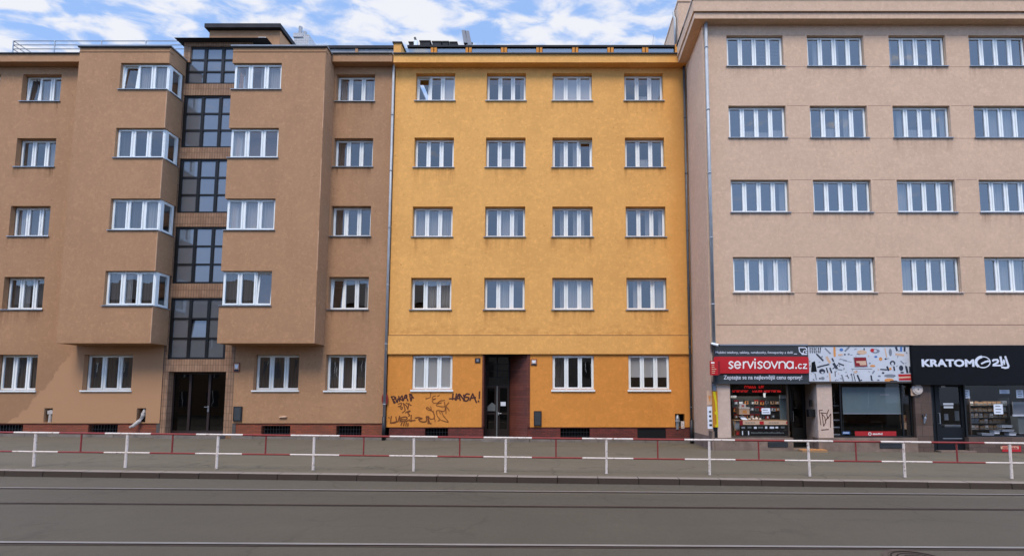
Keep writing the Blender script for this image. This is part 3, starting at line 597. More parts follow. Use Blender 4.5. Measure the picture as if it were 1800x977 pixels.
# ------------------------------------------------------------------ yellow building
yx0, yx1 = bx1+.03, xat(1241, 300, YP)-.003
yellow = empty('apartment_building', (X(900), YW, zfac(X(900))), 'bright yellow apartment building with four window columns and graffiti beside its door', 'building')
rows_y = [(129, 177), (242, 294), (363, 416), (488, 544), (624, 684.5)]
cols_y = [(725, 795.5), (852.5, 923), (971, 1042), (1100, 1170)]
cols5 = [(724, 795), None, (971, 1044), (1105, 1177)]
zb0, zb1, zyb = Z(622, YW-.05), Z(590, YW), Z(750.5)
hl, lo_h, W = [], [], []
for c in range(4):
    for r in range(5):
        cc = cols_y[c] if r < 4 else cols5[c]
        if not cc: continue
        py = 390 if r < 4 else 654; h = (xat(cc[0], py, YW), xat(cc[1], py, YW), Z(rows_y[r][1]), Z(rows_y[r][0])); (hl if r < 4 else lo_h).append(h); W.append((h, c, r))
dX0, dX1, dz1 = xat(850, 690, YW), xat(927.5, 690, YW), Z(623)
Yl = YW+.03; nic = (*rect(1187, 727, 1204, 750.3, YW), .25)
wl = MB(); zty = Z(111)
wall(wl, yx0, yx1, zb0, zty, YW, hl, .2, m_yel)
lo2 = [(a, b, c, min(d, zb0-.03)) for a, b, c, d in lo_h]
wall(wl, yx0, yx1, zyb, zb0, Yl, lo2+[nic, (dX0, dX1, zyb, zb0, 0)], .14, m_org)
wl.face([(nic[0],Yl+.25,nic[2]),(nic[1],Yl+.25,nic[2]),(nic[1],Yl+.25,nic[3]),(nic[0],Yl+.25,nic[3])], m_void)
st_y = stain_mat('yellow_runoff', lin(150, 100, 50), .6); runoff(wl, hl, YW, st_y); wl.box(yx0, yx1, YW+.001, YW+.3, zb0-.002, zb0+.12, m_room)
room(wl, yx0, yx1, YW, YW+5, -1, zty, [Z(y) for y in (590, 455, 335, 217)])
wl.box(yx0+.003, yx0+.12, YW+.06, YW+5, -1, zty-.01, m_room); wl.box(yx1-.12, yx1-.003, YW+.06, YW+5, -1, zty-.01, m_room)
build('wall', wl, yellow)
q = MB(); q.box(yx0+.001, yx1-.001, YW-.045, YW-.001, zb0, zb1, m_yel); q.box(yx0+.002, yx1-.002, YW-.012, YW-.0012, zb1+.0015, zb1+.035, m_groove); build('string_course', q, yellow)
sty_y = [['nnb', 'nnr', 'bbb', 'nkc'], ['nnn', 'nkn', 'rrn', 'nkn'], ['ccc', 'ncl', 'rrl', 'nrr'], ['ncc', 'ncn', 'rcc', 'rnc'], ['bbb', '', 'dnn', 'hhh']]
for h, c, r in W:
    if r == 4: h = (h[0], h[1], h[2], min(h[3], zb0-.03))
    window(yellow, *h, YW if r < 4 else Yl, .2 if r < 4 else .07, 3, sty_y[r][c], open_=0 if (r == 0 and c == 0) else 2 if (r == 1 and c == 2) else None, sill=m_zinc if r < 4 else m_white, sillz=.03 if r < 4 else .08)
# cornice, attic
q = MB(); yc0, yc1 = Z(110, YW-.35), Z(96, YW-.35); q.box(yx0+.01, yx1-.004, YW-.35, YW+1.2, yc0, yc1, m_yel); co_ = build('cornice', q, yellow)
q = MB(); q.box(yx0+.01, yx1-.004, YW-.41, YW+1.2, yc1+.002, yc1+.05, m_dark); build('gutter_edge', q, co_)
ya = YW+1.1; at = MB(); pts = [(711, 757), (769, 818), (830, 880), (892, 942), (954, 1005), (1017, 1067), (1079, 1128), (1140, 1184)]
za0, za1 = zty+.3, Z(84.5, ya); m_agl = glass('attic_glass', .34, (.6, .66, .7))
at.box(yx0+.2, yx1-.004, ya+.06, ya+.1, za0, za1, m_dark); at.box(yx0+.15, yx1-.004, ya-.07, ya+5, za1+.002, Z(79.5, ya-.07), m_roof)
for (a, b), (c, d) in zip(pts[:-1], pts[1:]):
    x0, x1 = X(b, ya, 90), X(c, ya, 90); xm = (x0+x1)/2; at.box(x0+.02, xm-.02, ya-.05, ya+.05, za0, za1, m_org); at.box(xm+.02, x1-.02, ya-.05, ya+.05, za0, za1, m_org)
at.box(X(1186, ya, 90), yx1-.004, ya-.08, ya+.05, za0, Z(80, ya), m_org)
ao = build('attic', at, yellow)
for a, b in pts: q = MB(); q.box(X(a, ya, 90), X(b, ya, 90), ya, ya+.03, za0, za1-.01, m_agl); build('attic_pane', q, ao)
q = MB(); xa, xb = X(692, YW-.1, 85), X(705, YW-.1, 85); q.box(xa, xb, YW-.1, YW+2.2, yc1+.05, Z(76.5, YW-.1), m_yel); q.box(xa-.05, xb+.05, YW-.15, YW+2.2, Z(76.5, YW-.1)+.002, Z(74.5, YW-.1), m_dark); build('fire_wall', q, yellow)
yr = YW+2.6; zr = Z(79.5, ya-.07)-.01
for i, (a, b, t) in enumerate(((719, 732, 75.5), (738, 756, 73.5), (760, 775.5, 74.5), (778, 788, 74.5), (791, 803, 75.5))):
    q = MB(); x0, x1 = X(a, yr, 78), X(b, yr, 78); q.box(x0, x1, yr, yr+.7, zr, Z(t, yr), m_roof); q.box(x0-.03, x1+.03, yr-.03, yr+.73, Z(t, yr)+.002, Z(t, yr)+.05, m_dark); q.box(x0+.05, x1-.05, yr-.02, yr-.001, zr, zr+(Z(t, yr)-zr)*.5, m_void)
    pos_l = ['leftmost', 'second from the left', 'middle', 'fourth from the left', 'rightmost'][i]
    tag(build('roof_vent_box', q), f'low black vent box on the yellow roof, {pos_l} of the five', 'vent box', 'black vent boxes on the yellow roof')
q = MB(); x = X(733, yr, 76); q.tube([(x, yr-.1, zr), (x-.02, yr-.1, Z(76, yr))], .11, m_white, 12); q.tube([(x-.02, yr-.1, Z(76, yr)), (x-.08, yr-.1, Z(69.5, yr))], .06, m_dark, 10); tag(build('roof_vent_pipe', q), 'short white vent pipe with dark cowl between black roof boxes', 'vent pipe')
for i, (px, t, b, px2) in enumerate(((815.5, 56, 78, 819), (821.5, 57, 84, 827))):
    an = empty('antenna_panel', (X(px2, yr, b), yr, zr), ['left slim grey antenna panel leaning on the yellow roof', 'right slim grey antenna panel with mast on the yellow roof'][i], 'antenna', 'antenna panels on the yellow roof')
    x0, x1 = X(px2, yr, b), X(px, yr, t); d = Vector((x1-x0, 0, Z(t, yr)-Z(b, yr))); p0 = Vector((x0, yr, Z(b, yr))); q = MB(); wv = .10
    q.hexa([(x0-wv,yr-.1,p0.z),(x0+wv,yr-.1,p0.z),(x0+wv,yr+.05,p0.z),(x0-wv,yr+.05,p0.z),(x1-wv,yr-.1,p0.z+d.z),(x1+wv,yr-.1,p0.z+d.z),(x1+wv,yr+.05,p0.z+d.z),(x1-wv,yr+.05,p0.z+d.z)], m_stl); build('panel', q, an)
    q = MB(); q.tube([(x0+.05, yr+.12, zr-.3), (x1+.03, yr+.12, p0.z+d.z*.9)], .04, m_dark); q.box(x0-.06, x0+.1, yr+.051, yr+.12, p0.z+d.z*.3, p0.z+d.z*.3+.08, m_dark); build('mast', q, an)
def whip(px0, py0, px1, py1, label):
    q = MB(); x0, x1 = X(px0, yr, py0), X(px1, yr, py1); q.tube([(x0, yr, zr), (x1, yr, Z(py1, yr))], [.015, .006], m_stl, 6); q.box(x0-.06, x0+.06, yr-.06, yr+.06, zr, zr+.1, m_dark); tag(build('whip_antenna', q), label, 'antenna')
whip(851, 80, 851, 72, 'tiny upright whip antenna in the middle of the yellow roof'); whip(1143, 79, 1149, 60, 'long thin leaning whip antenna near the pink gable')
# brick base, door, things
cy = [(xat(a, 762, YW), xat(b, 762, YW), Z(773), Z(752.5)) for a, b in ((746, 787), (985, 1037), (1121, 1171))]
base(yellow, yx0, dX0, zyb-.002, YW+.06, m_brick2, cy[:1], 0); base(yellow, dX1, yx1-.05, zyb-.002, YW+.06, m_brick2, cy[1:], 0)
for i, c in enumerate(cy[2:]): q = MB(); q.box(c[0], c[1], YW+.10, YW+.13, c[2], c[3], m_black); build('cellar_shutter', q, yellow)
Yd = YW+.75; d0, d1 = xat(853, 690, Yd), xat(895, 690, Yd); zf = zfac(0)+.13
q = MB(); q.face([(dX0,Yl,zf),(dX0,Yl,zb0),(d0,Yd+.1,zb0),(d0,Yd+.1,zf)], m_rev); q.face([(dX1,Yl,zf),(d1,Yd+.1,zf),(d1,Yd+.1,zb0),(dX1,Yl,zb0)], m_rev)
q.face([(dX0,Yl,zb0-.003),(dX1,Yl,zb0-.003),(d1,Yd+.1,zb0-.003),(d0,Yd+.1,zb0-.003)], m_dark); q.box(dX0-.07, dX0-.002, Yl-.012, Yl+.08, zyb, zb0-.003, m_rev); q.box(dX1+.002, dX1+.10, Yl-.012, Yl+.08, zyb, zb0-.003, m_rev); build('porch', q, yellow)
q = MB(); q.box(dX0-.1, dX1+.1, YW-.28, Yd+.1, -1, zf-.002, m_stone); build('doorstep', q, yellow)
zt_ = Z(678, Yd); f = MB(); g = MB(); m_dk = plain('dark_brown_door', lin(34, 26, 25), .4, .4); zt1 = zb0-.004; xm = d0+(d1-d0)*.5
f.box(d0, d1, Yd, Yd+.08, zt_, zt_+.07, m_black).box(d0, d1, Yd, Yd+.08, zt1-.07, zt1, m_black)
for x in (d0, xm-.025, d1-.05): f.box(x, x+.05, Yd, Yd+.08, zt_+.07, zt1-.07, m_black)
for j in (1, 2, 3): zz = zt_+.07+(zt1-zt_-.14)*j/4; f.box(d0+.05, xm-.025, Yd, Yd+.05, zz-.015, zz+.015, m_black); f.box(xm+.025, d1-.05, Yd, Yd+.05, zz-.015, zz+.015, m_black)
g.face([(d0, Yd+.03, zt_), (d1, Yd+.03, zt_), (d1, Yd+.03, zt1), (d0, Yd+.03, zt1)], glass('transom_glass', .10, (.3, .32, .35))); o = build('transom_window', f, yellow); build('pane', g, o)
for a, b in ((d0, xm-.03), (xm+.03, d1)):
    f = MB(); g = MB(); ring(f, a, b, zf, zt_-.003, Yd, Yd+.06, .09, m_dk); f.box(a+.09, b-.09, Yd+.002, Yd+.058, zf+.09, zf+.35, m_dk); f.box(a+.09, b-.09, Yd+.002, Yd+.058, zf+1.0, zf+1.09, m_dk)
    g.face([(a+.05, Yd+.03, zf+.1), (b-.05, Yd+.03, zf+.1), (b-.05, Yd+.03, zt_-.05), (a+.05, Yd+.03, zt_-.05)], m_dglass); o = build('door_leaf', f, yellow); build('pane', g, o)
q = MB(); q.box(xm-.026, xm+.026, Yd-.035, Yd+.05, zf, zt_-.005, m_mid); q.box(xm+.04, xm+.09, Yd-.06, Yd-.002, zf+.98, zf+1.12, m_zinc); q.tube([(xm+.065, Yd-.05, zf+1.05), (xm+.2, Yd-.05, zf+1.05)], .015, m_zinc); build('door_bar', q, yellow)
r = rect(880, 706, 889, 713, Yd); plate('notice', r, Yd-.01, m_pap, 'small white notice on the dark door of the yellow building', 'notice', None, .006)
r = rect(857, 707, 871, 722, Yd); q = MB(); q.prism([(r[0], r[2]), (r[1], r[2]), (r[1], r[2]+(r[3]-r[2])*.7), (r[0]+.2, r[3]), (r[0], r[2]+(r[3]-r[2])*.55)], Yd-.016, Yd-.01, m_mid); tag(build('poster', q), 'torn grey poster on the left leaf of the dark yellow house door', 'poster')
nr = rect(835, 629, 844.5, 637.5, Yl); hp = plate('house_number_plate', nr, Yl, m_ind, 'small dark house number plate left of the yellow house door', 'plate', m_dark)
q = MB(); q.box(nr[0]+.07, nr[1]-.07, Yl-.033, Yl-.0305, nr[2]+.05, nr[3]-.05, m_stl); build('number_mark', q, hp)
plate('house_plaque', rect(933, 631, 944, 641.5, Yl), Yl, m_tan, 'small red and tan house plaque right of the yellow house door', 'plaque', m_brick, .03, coat)
plate('meter_box', rect(938.5, 722, 952, 748, Yl), Yl, m_gdark, 'grey meter box low on the yellow wall right of the door', 'meter box', m_dark, .05)
x = (nic[0]+nic[1])/2; q = MB(); q.tube([(x-.10, YW+.1, nic[2]-.10), (x-.09, YW+.1, nic[3]-.2), (x-.08, YW+.12, nic[3]-.06)], [.075, .09, .06], m_zinc, 10); q.tube([(x-.10, YW+.1, nic[2]+.22), (x-.10, YW+.1, nic[2]+.3)], .115, m_grey, 10); q.box(x+.05, x+.19, YW+.04, YW+.14, nic[2]-.06, nic[2]+.25, m_offw)
tag(build('pipe_stub', q), 'grey metal pipe with white cap in the niche right of the yellow wall', 'pipe')
downpipe(yellow, yx1-.10, YW-.09, zfac(yx1), zty, .055, m_gpipe)
# graffiti on the yellow wall (photo crop at ten times)
def smooth(p, n=4):
    if len(p) < 4: return p
    o = []
    for i in range(len(p)-1):
        a, b, c, d = p[max(i-1, 0)], p[i], p[i+1], p[min(i+2, len(p)-1)]
        for k in range(n):
            t = k/n; o.append(tuple(.5*(2*b[j]+(c[j]-a[j])*t+(2*a[j]-5*b[j]+4*c[j]-d[j])*t*t+(3*b[j]-a[j]-3*c[j]+d[j])*t**3) for j in (0, 1)))
    return o+[p[-1]]
def gp(pts): return [(xat(680+x/10, 675+y/10, Yl), zat(675+y/10, Yl)) for x, y in smooth(pts)]
G1 = [[(80,215),(130,335)],[(75,225),(125,215),(140,250),(100,270)],[(105,265),(150,325)],[(150,220),(175,310),(200,250),(185,320)],[(210,210),(225,300)],[(225,255),(260,210)],[(225,255),(275,280)],[(270,200),(285,290),(320,200),(345,190),(350,225),(300,250)],[(340,210),(370,290)],[(400,170),(425,290),(440,190),(405,175)],[(405,170),(470,240)]]
G2 = [[(200,350),(260,330),(240,380),(200,390),(270,400),(260,440),(240,420)],[(290,330),(320,450),(300,480),(270,500)],[(300,340),(345,380),(370,440)],[(340,330),(430,370)],[(390,330),(370,430)],[(330,500),(380,470),(410,470),(370,500),(400,540),(380,560)],
 [(30,580),(45,590)],[(80,560),(70,660),(100,680),(165,660),(160,570)],[(60,680),(200,650),(225,555)],[(225,555),(235,660)],[(240,590),(320,570),(360,590),(330,620),(260,615),(240,640),(330,650),(400,620)],[(430,540),(425,650)],[(400,640),(500,630)],[(500,590),(560,580),(620,600),(560,610),(600,650),(690,650),(700,560)],[(690,580),(730,560),(725,690)],[(735,600),(750,680),(780,690)],[(270,660),(250,720)],[(310,665),(295,725)],[(345,670),(335,725)],[(375,680),(370,730)]]
G3 = [[(1100,255),(1260,250)],[(1165,165),(1155,270)],[(1225,165),(1205,275)],[(1215,280),(1260,175),(1290,280)],[(1290,280),(1275,170),(1360,280),(1350,185)],[(1450,175),(1400,170),(1370,220),(1440,235),(1410,290),(1350,285)],[(1460,280),(1510,165),(1575,320)],[(1470,245),(1560,230)],[(1630,130),(1625,250)],[(1608,290),(1615,305)]]
G4 = [[(690,255),(760,235),(775,150)],[(690,240),(690,265)],[(860,200),(810,220),(800,260),(860,250),(800,290),(830,330),(900,325)],[(890,210),(925,195)],[(960,280),(890,330),(960,325),(880,350),(885,380),(1015,390),(1010,310)],[(960,290),(1020,280)],[(770,390),(780,460),(700,430),(720,405),(820,500),(835,590),(770,610),(730,560)],[(1090,320),(1040,380),(1100,465)],[(1020,350),(1015,470),(880,460),(890,560),(940,620),(900,640)],[(960,470),(1000,560),(1080,660),(960,630)],[(1040,400),(1040,520)],[(930,480),(940,520)],[(815,460),(850,650)]]
for grp, wd, mm in ((G1, .055, m_ink), (G2, .044, m_ink2), (G3, .062, m_ink), (G4, .03, m_ink2)):
    q = MB()
    for i, s_ in enumerate(grp): q.stroke(gp(s_), wd, Yl-.001-.0008*i, mm, .002)
    build('graffiti', q, yellow)
# ------------------------------------------------------------------ pink building
xf = xat(1241, 300, YP); px1 = X(2010, YP); PR = lambda a, b, c, d, Y=YP: rect(a, b, c, d, Y)
pink = empty('apartment_building', (X(1530, YP), YP, zfac(X(1530, YP))), 'pale pink building with four-pane windows above a row of small shops', 'building')
rows_p = [(62.5, 116.5), (186, 242), (316, 373), (451.6, 513.5)]; cols_p = [(1285, 1387), (1430, 1532), (1577.6, 1680), (1722, 1826), (1870, 1974)]
zs1 = Z(606, YP); zpt = Z(44, YP)
hp_ = [[(X(a, YP, 345), X(b, YP, 345), Z(bt, YP), Z(t, YP)) for (a, b) in cols_p] for t, bt in rows_p]
wl = MB(); wall(wl, xf, px1, zs1, zpt, YP, [h for r in hp_ for h in r], .12, m_pnk)
runoff(wl, [h for r in hp_ for h in r], YP, stain_mat('pink_runoff', lin(140, 112, 98), .6), .7); wl.face([(xf,YP,-1),(xf,YP,zpt),(xf,YP+12,zpt),(xf,YP+12,-1)], m_pnk)
room(wl, xf+.01, px1, YP, YP+5, -1, zpt, [Z(y, YP) for y in (600, 545, 412, 280, 150)])
wl.box(xf+.004, xf+.16, YP+.14, YP+8, zs1, zpt-.01, m_room); wl.box(px1, px1+.2, YP, YP+12, -1, zpt, m_pnk)
# penthouse
wl.box(xf+.02, px1-.01, YP+.52, YP+12, zpt-.12, zpt-.02, m_slab)
zph = Z(4, YP+3.6); wl.box(xf+.01, px1, YP+3.6, YP+7, zpt+.1, zph, m_pnk)
q = MB(); q.box(xf-.02, px1, YP+3.57, YP+7.1, zph+.002, zph+.1, m_pnk); build('roof', q, pink)
q = MB(); xg = xf-.07; q.tube([(xg, YP+3.9, Z(80, YP+3.9)), (xg, YP+3.9, zph-.6), (xg, YP+4.1, zph-.35), (xg-.02, YP+4.1, zph-.1)], .06, m_pipe, 10); build('downpipe', q, pink, True)
ov = .34; Yc = YP-ov; q = MB(); c0, c1, c2 = Z(33, Yc), Z(22.5, Yc), Z(1.5, Yc); xl = xf-.42
q.box(xl, px1, Yc, YP+.5, c0, c1-.015, m_pnk).box(xl, xf-.001, YP+.501, YW-.36, c0, c1-.015, m_pnk)
q.box(xl-.05, px1, Yc-.06, YP+.5, c1+.015, c2, m_pnk).box(xl-.05, xf-.001, YP+.501, YW-.36, c1+.015, c2, m_pnk); q.box(xl+.02, px1, Yc+.02, YP+.49, c1-.016, c1+.016, m_groove2)
q.box(xf+.003, px1, YP+.003, YP+.5, zpt, c0-.002, m_pnk)
co_ = build('cornice', q, pink); q = MB(); q.box(xl-.09, px1, Yc-.10, YP+1, c2+.002, c2+.05, m_zinc).box(xl-.09, xf-.001, YP+1.002, YW-.36, c2+.002, c2+.05, m_dark); build('roof_flashing', q, co_)
q = wl
for r in hp_:
    ed = [xf+.02]+[v for h in r for v in h[:2]]+[px1]
    for k in range(0, len(ed), 2):
        if k == 0: continue
        q.box(ed[k]+.06, ed[k+1]-.06, YP-.0025, YP-.0005, r[0][3]-.01, r[0][3]+.006, m_groove2); q.box(ed[k]+.07, ed[k+1]-.07, YP-.0025, YP-.0005, r[0][2]-.04, r[0][2]-.026, m_groove2)
q.box(xf+.25, px1, YP-.003, YP-.0006, Z(571.5, YP), Z(570, YP), m_groove2); build('wall', wl, pink)
sp_ = [['nnss', 'rnln', 'lrnn', 'nnnd', 'nncn'], ['nkkk', 'nkrn', 'rkkr', 'nccc', 'nncc'], ['nnnr', 'nnnn', 'cnnn', 'ncnn', 'nccc'], ['nnrc', 'nnnn', 'cnnn', 'dccc', 'nnnn']]
for r in range(4):
    for c in range(5): window(pink, *hp_[r][c], YP, .12, 4, sp_[r][c], gl=m_glassp, sill=m_zinc if r < 3 else m_offw, mull=.055, sash=.055)
q = downpipe(pink, xf+.10, YP-.12, Z(606, YP)+.02, Z(45, YP), .062, m_pipe, False)
# shop front structure
G0 = lambda x: zfac(x)-.02
zh = Z(671, YP); zsill = Z(767, YP); MID = 720
def sx(px): return xat(px, MID, YP)
sh = MB(); sh.box(xf+.004, px1, YP+.0, YP+.3, zh, zs1-.002, m_pnk2)
def pil(a, b, m, zt=zh-.002, zb=-1, y0=YP, y1=YP+.5): sh.box(sx(a), sx(b), y0, y1, zb, zt, m)
zb2 = Z(769, YP)
pil(1257, 1284, m_pnk2, zb=zb2+.002); pil(1437, 1463.5, m_pnk2, zb=zb2+.002); pil(1609, 1638, m_brntile)
sh.box(xf+.004, sx(1253), YP+.002, YP+.4, Z(757, YP), zh-.002, m_pnk2)
for a, b in ((1255, 1392), (1436, 1609.5)): sh.box(sx(a), sx(b)-.004, YP-.03, YP+.4, -1, zb2, m_shopstone)
sh.box(xf-.02, sx(1254.5), YP-.02, YP+.4, -1, Z(757.5, YP), m_shopstone); sh.box(sx(1699), px1, YP-.02, YP+.4, -1, Z(768, YP), m_brntile)
sh.box(xf-.02, xf-.003, YP+.41, YW+.03, -1, zyb-.2, m_shopstone)
sh.box(sx(1253.2), sx(1256.8), YP+.15, YP+.4, -1, zh-.002, m_void)
# dark rooms behind the glass
m_shop = plain('shop_back_wall', lin(36, 33, 32), .9, .1, 0, .3, 1.5); m_floor = plain('shop_floor', lin(44, 38, 35), .6, .3, 0, .2, 1)
zfl = -.05
sh.box(xf+.05, px1, YP+3.2, YP+3.3, -1, zs1, m_shop); sh.box(xf+.05, px1, YP+.5, YP+3.19, -1, zfl, m_floor); sh.box(xf+.2, px1, YP+.31, YP+3.19, zh+.25, zh+.35, m_shop)
for a in (1445, 1622): sh.box(sx(a), sx(a)+.1, YP+.51, YP+3.19, zfl, zh+.24, m_shop)
build('shop_front', sh, pink)
def shopwin(a, b, posts=(), m=m_gdark, name='shop_window', zt=zh-.01, zb=zb2+.004, y=YP+.10):
    f = MB(); x0, x1 = sx(a)+.003, sx(b)-.003; g = MB(); ring(f, x0, x1, zb, zt, y, y+.07, .055, m)
    for p in posts: f.box(sx(p)-.025, sx(p)+.025, y+.001, y+.069, zb+.055, zt-.055, m)
    g.face([(x0+.03, y+.035, zb+.03), (x1-.03, y+.035, zb+.03), (x1-.03, y+.035, zt-.03), (x0+.03, y+.035, zt-.03)], m_shopg); o = build(name, f, pink); build('pane', g, o); return o
m_bronze = plain('bronze_shop_frame', lin(78, 70, 64), .45, .5, .4); shopwin(1284, 1389, (), m_bronze); shopwin(1463.5, 1607, (1481, 1590), m_black); shopwin(1700, 2000, (1822, 1880), m_black, zb=Z(768, YP)+.004)
def shopdoor(a, b, Yd, zt, frame, notch=.10, low=.8):
    f = MB(); g = MB(); x0, x1 = xat(a, MID, Yd), xat(b, MID, Yd); z0 = G0(x0)+.06; ring(f, x0, x1, z0, zt, Yd, Yd+.06, notch, frame); f.box(x0+notch, x1-notch, Yd+.002, Yd+.058, z0+notch, z0+low, frame)
    g.face([(x0+notch-.02, Yd+.03, z0+low-.02), (x1-notch+.02, Yd+.03, z0+low-.02), (x1-notch+.02, Yd+.03, zt-notch+.02), (x0+notch-.02, Yd+.03, zt-notch+.02)], m_shopg)
    o = build('shop_door', f, pink); build('pane', g, o); q = MB(); q.tube([(x0+.08, Yd-.002, z0+1.0), (x0+.08, Yd-.07, z0+1.0), (x0+.08, Yd-.07, z0+1.4), (x0+.08, Yd-.002, z0+1.4)], .015, m_zinc); build('handle', q, o); return o, x0, x1, z0
o1, d10, d11, dz0 = shopdoor(1389, 1416, YP+.85, zh-.05, m_black, .12, .75)
q = MB(); q.face([(sx(1437), YP+.001, -1), (sx(1437), YP+.001, zh-.002), (d11+.02, YP+.95, zh-.002), (d11+.02, YP+.95, -1)], m_pnk2); q.face([(sx(1392), YP+.001, -1), (d10-.05, YP+.95, -1), (d10-.05, YP+.95, zh-.002), (sx(1392), YP+.001, zh-.002)], m_black); q.face([(sx(1392), YP+.01, zh-.004), (sx(1437), YP+.01, zh-.004), (d11+.02, YP+.95, zh-.004), (d10-.05, YP+.95, zh-.004)], m_dark); q.box(sx(1392.4), sx(1436.6), YP-.02, YP+.9, -1, dz0-.005, m_shopstone); build('porch', q, pink)
m_kd = plain('blue_black_door_paint', lin(18, 22, 27), .55, .2); o3, k0, k1, kz0 = shopdoor(1645, 1697, YP+.16, zh-.02, m_kd, .17, .85)
q = MB(); q.box(k0+.2, k1-.2, YP+.148, YP+.158, kz0+.42, kz0+.45, m_stl); q.box(k0+.25, k0+.4, YP+.148, YP+.158, zh-.2, zh-.14, m_sil); build('kick_rail', q, o3)
q = MB(); q.box(sx(1638.3), k0-.004, YP+.18, YP+.2, -.3, zh-.01, m_kd); q.box(sx(1638.3), k0-.1, YP+.17, YP+.179, .9, zh-.2, m_dark); q.box(k0-.1, k1+.1, YP-.1, YP+.3, -1, kz0-.006, m_shopstone); build('door_surround', q, pink)
# ---- signs over the shops
sg = empty('shop_sign', (sx(1337), YP-.08, zh), 'red and charcoal repair shop sign reading servisovna.cz over the leftmost shop', 'shop sign', 'shop signs')
def board(parent, r, y0, y1, m, name='board'):
    q = MB(); q.box(r[0], r[1], y0, y1, r[2], r[3], m); return build(name, q, parent)
Ysg = YP-.08
r_a = rect(1256, 607.5, 1420, 671, Ysg); board(sg, r_a, Ysg, YP-.003, m_sgrey)
q = MB(); q.box(r_a[0]-.05, r_a[1]+.02, Ysg-.02, YP-.003, r_a[3]+.002, r_a[3]+.06, m_stl); q.box(r_a[0]-.05, r_a[1]+.02, Ysg-.03, YP-.003, r_a[2]-.075, r_a[2]-.002, m_gdark); q.box(r_a[0]-.05, r_a[0]-.003, Ysg-.01, YP-.003, r_a[2], r_a[3], m_bronze); build('frame', q, sg)
r_r = rect(1255, 626.5, 1422, 656, Ysg-.05); ln = r_r[2]+.05; q = MB(); n = 5; rad = .09; pts = []
for cx, cz, a0 in ((r_r[1]-rad, r_r[3]-rad, 0), (r_r[0]+rad, r_r[3]-rad, 90), (r_r[0]+rad, r_r[2]+rad, 180), (r_r[1]-rad, r_r[2]+rad, 270)): pts += [(cx+rad*math.cos(math.radians(a0+90*i/n)), cz+rad*math.sin(math.radians(a0+90*i/n))) for i in range(n+1)]
q.prism(pts, Ysg-.05, Ysg-.001, m_lred); build('red_panel', q, sg)
def tx(s, a, b, t, bt, Y, m, p, bold=0, **k): r = rect(a, t, b, bt, Y); return text(s, *r, Y, m, p, bold, **k)
q = MB(); E2 = lambda pts_: [(xat(1245+a/9.474, 600+b/9.474, Ysg-.05), zat(600+b/9.474, Ysg-.05)) for a, b in pts_]
def arc(cx, cy, rx, ry_, a0, a1, n=14): return [(cx+rx*math.cos(math.radians(a0+(a1-a0)*i/n)), cy-ry_*math.sin(math.radians(a0+(a1-a0)*i/n))) for i in range(n+1)]
def ess(x0, x1, t, b): w_ = x1-x0; h_ = b-t; return smooth([(x1, t+h_*.14), (x0+w_*.5, t), (x0+w_*.06, t+h_*.22), (x0+w_*.4, t+h_*.47), (x1-w_*.05, t+h_*.75), (x0+w_*.5, b), (x0, b-h_*.12)], 5)
GL = [ess(345, 410, 335, 445), arc(488, 390, 47, 55, -35, -360)[::-1], [(441, 392), (535, 388)], [(585, 445), (585, 338)], arc(625, 385, 38, 47, 175, 75, 7), [(655, 335), (700, 442), (748, 335)], [(778, 338), (778, 445)], ess(825, 895, 335, 445), arc(977, 390, 52, 56, 0, 360, 20), [(1050, 335), (1100, 442), (1152, 335)], [(1180, 338), (1180, 445)], arc(1230, 385, 50, 48, 175, 0, 10)+[(1280, 445)], arc(1355, 390, 52, 56, 0, 360, 20), [(1408, 338), (1408, 445)], arc(1528, 412, 30, 36, 50, 310, 10), [(1578, 378), (1632, 378), (1578, 446), (1638, 446)]]
for i, g_ in enumerate(GL): q.stroke(E2(g_), .052 if i < 14 else .04, Ysg-.052-.0006*i, m_letter, .003)
for cx, cy in ((775, 297), (1460, 440)): c_ = E2([(cx, cy)])[0]; q.disc(c_[0], c_[1], .036, Ysg-.064, Ysg-.0605, m_letter, 12)
c_ = E2([(985, 385)])[0]; q.disc(c_[0], c_[1], .03, Ysg-.064, Ysg-.0605, m_stl, 10); build('lettering', q, sg)
tx('Mobilní telefony, tablety, notebooky, fotoaparáty a další', 1258, 1394, 617, 622.5, Ysg-.001, m_sil, sg, .004); tx('Zeptejte se na nejlevnější cenu opravy!', 1272, 1410, 658.5, 668.5, Ysg-.001, m_sil, sg, .012)
q = MB(); r_d = rect(1395.5, 621.2, 1401, 622.3, Ysg); q.box(r_d[0], r_d[1], Ysg-.005, Ysg-.001, r_d[2], r_d[3], m_sil); E = lambda pts_, Y: [(xat(1245+a/9.474, 600+b/9.474, Y), zat(600+b/9.474, Y)) for a, b in pts_]
q.stroke(E([(1505,100),(1610,100),(1635,115),(1640,150)], Ysg), .035, Ysg-.002, m_sil); q.stroke(E([(1508,100),(1520,170),(1550,195),(1580,200)], Ysg), .035, Ysg-.003, m_sil); q.stroke(E([(1580,200),(1585,160),(1605,145),(1625,150)], Ysg), .03, Ysg-.004, m_sil); q.stroke(E([(1560,210),(1640,210)], Ysg), .05, Ysg-.005, m_sil); q.stroke(E([(1625,175),(1640,180)], Ysg), .05, Ysg-.006, m_sil); build('logo', q, sg)
lb = empty('projecting_sign', (xf+.05, YP-.3, Z(659, YP)), 'small red box sign projecting at the pink corner left of servisovna', 'shop sign')
Yl_ = YP-.42; r = rect(1249, 634, 1262, 659, Yl_); q = MB(); q.box(r[0], r[1], Yl_, Yl_+.10, r[2], r[3], m_lred); q.box(r[1]-.02, r[1]+.08, Yl_+.005, YP-.14, r[2]+.02, r[3]-.01, m_dr); build('box', q, lb)
q = MB(); q.box(r[0]+.02, r[0]+.15, Yl_-.004, Yl_-.001, r[3]-.10, r[3]-.04, m_letter)
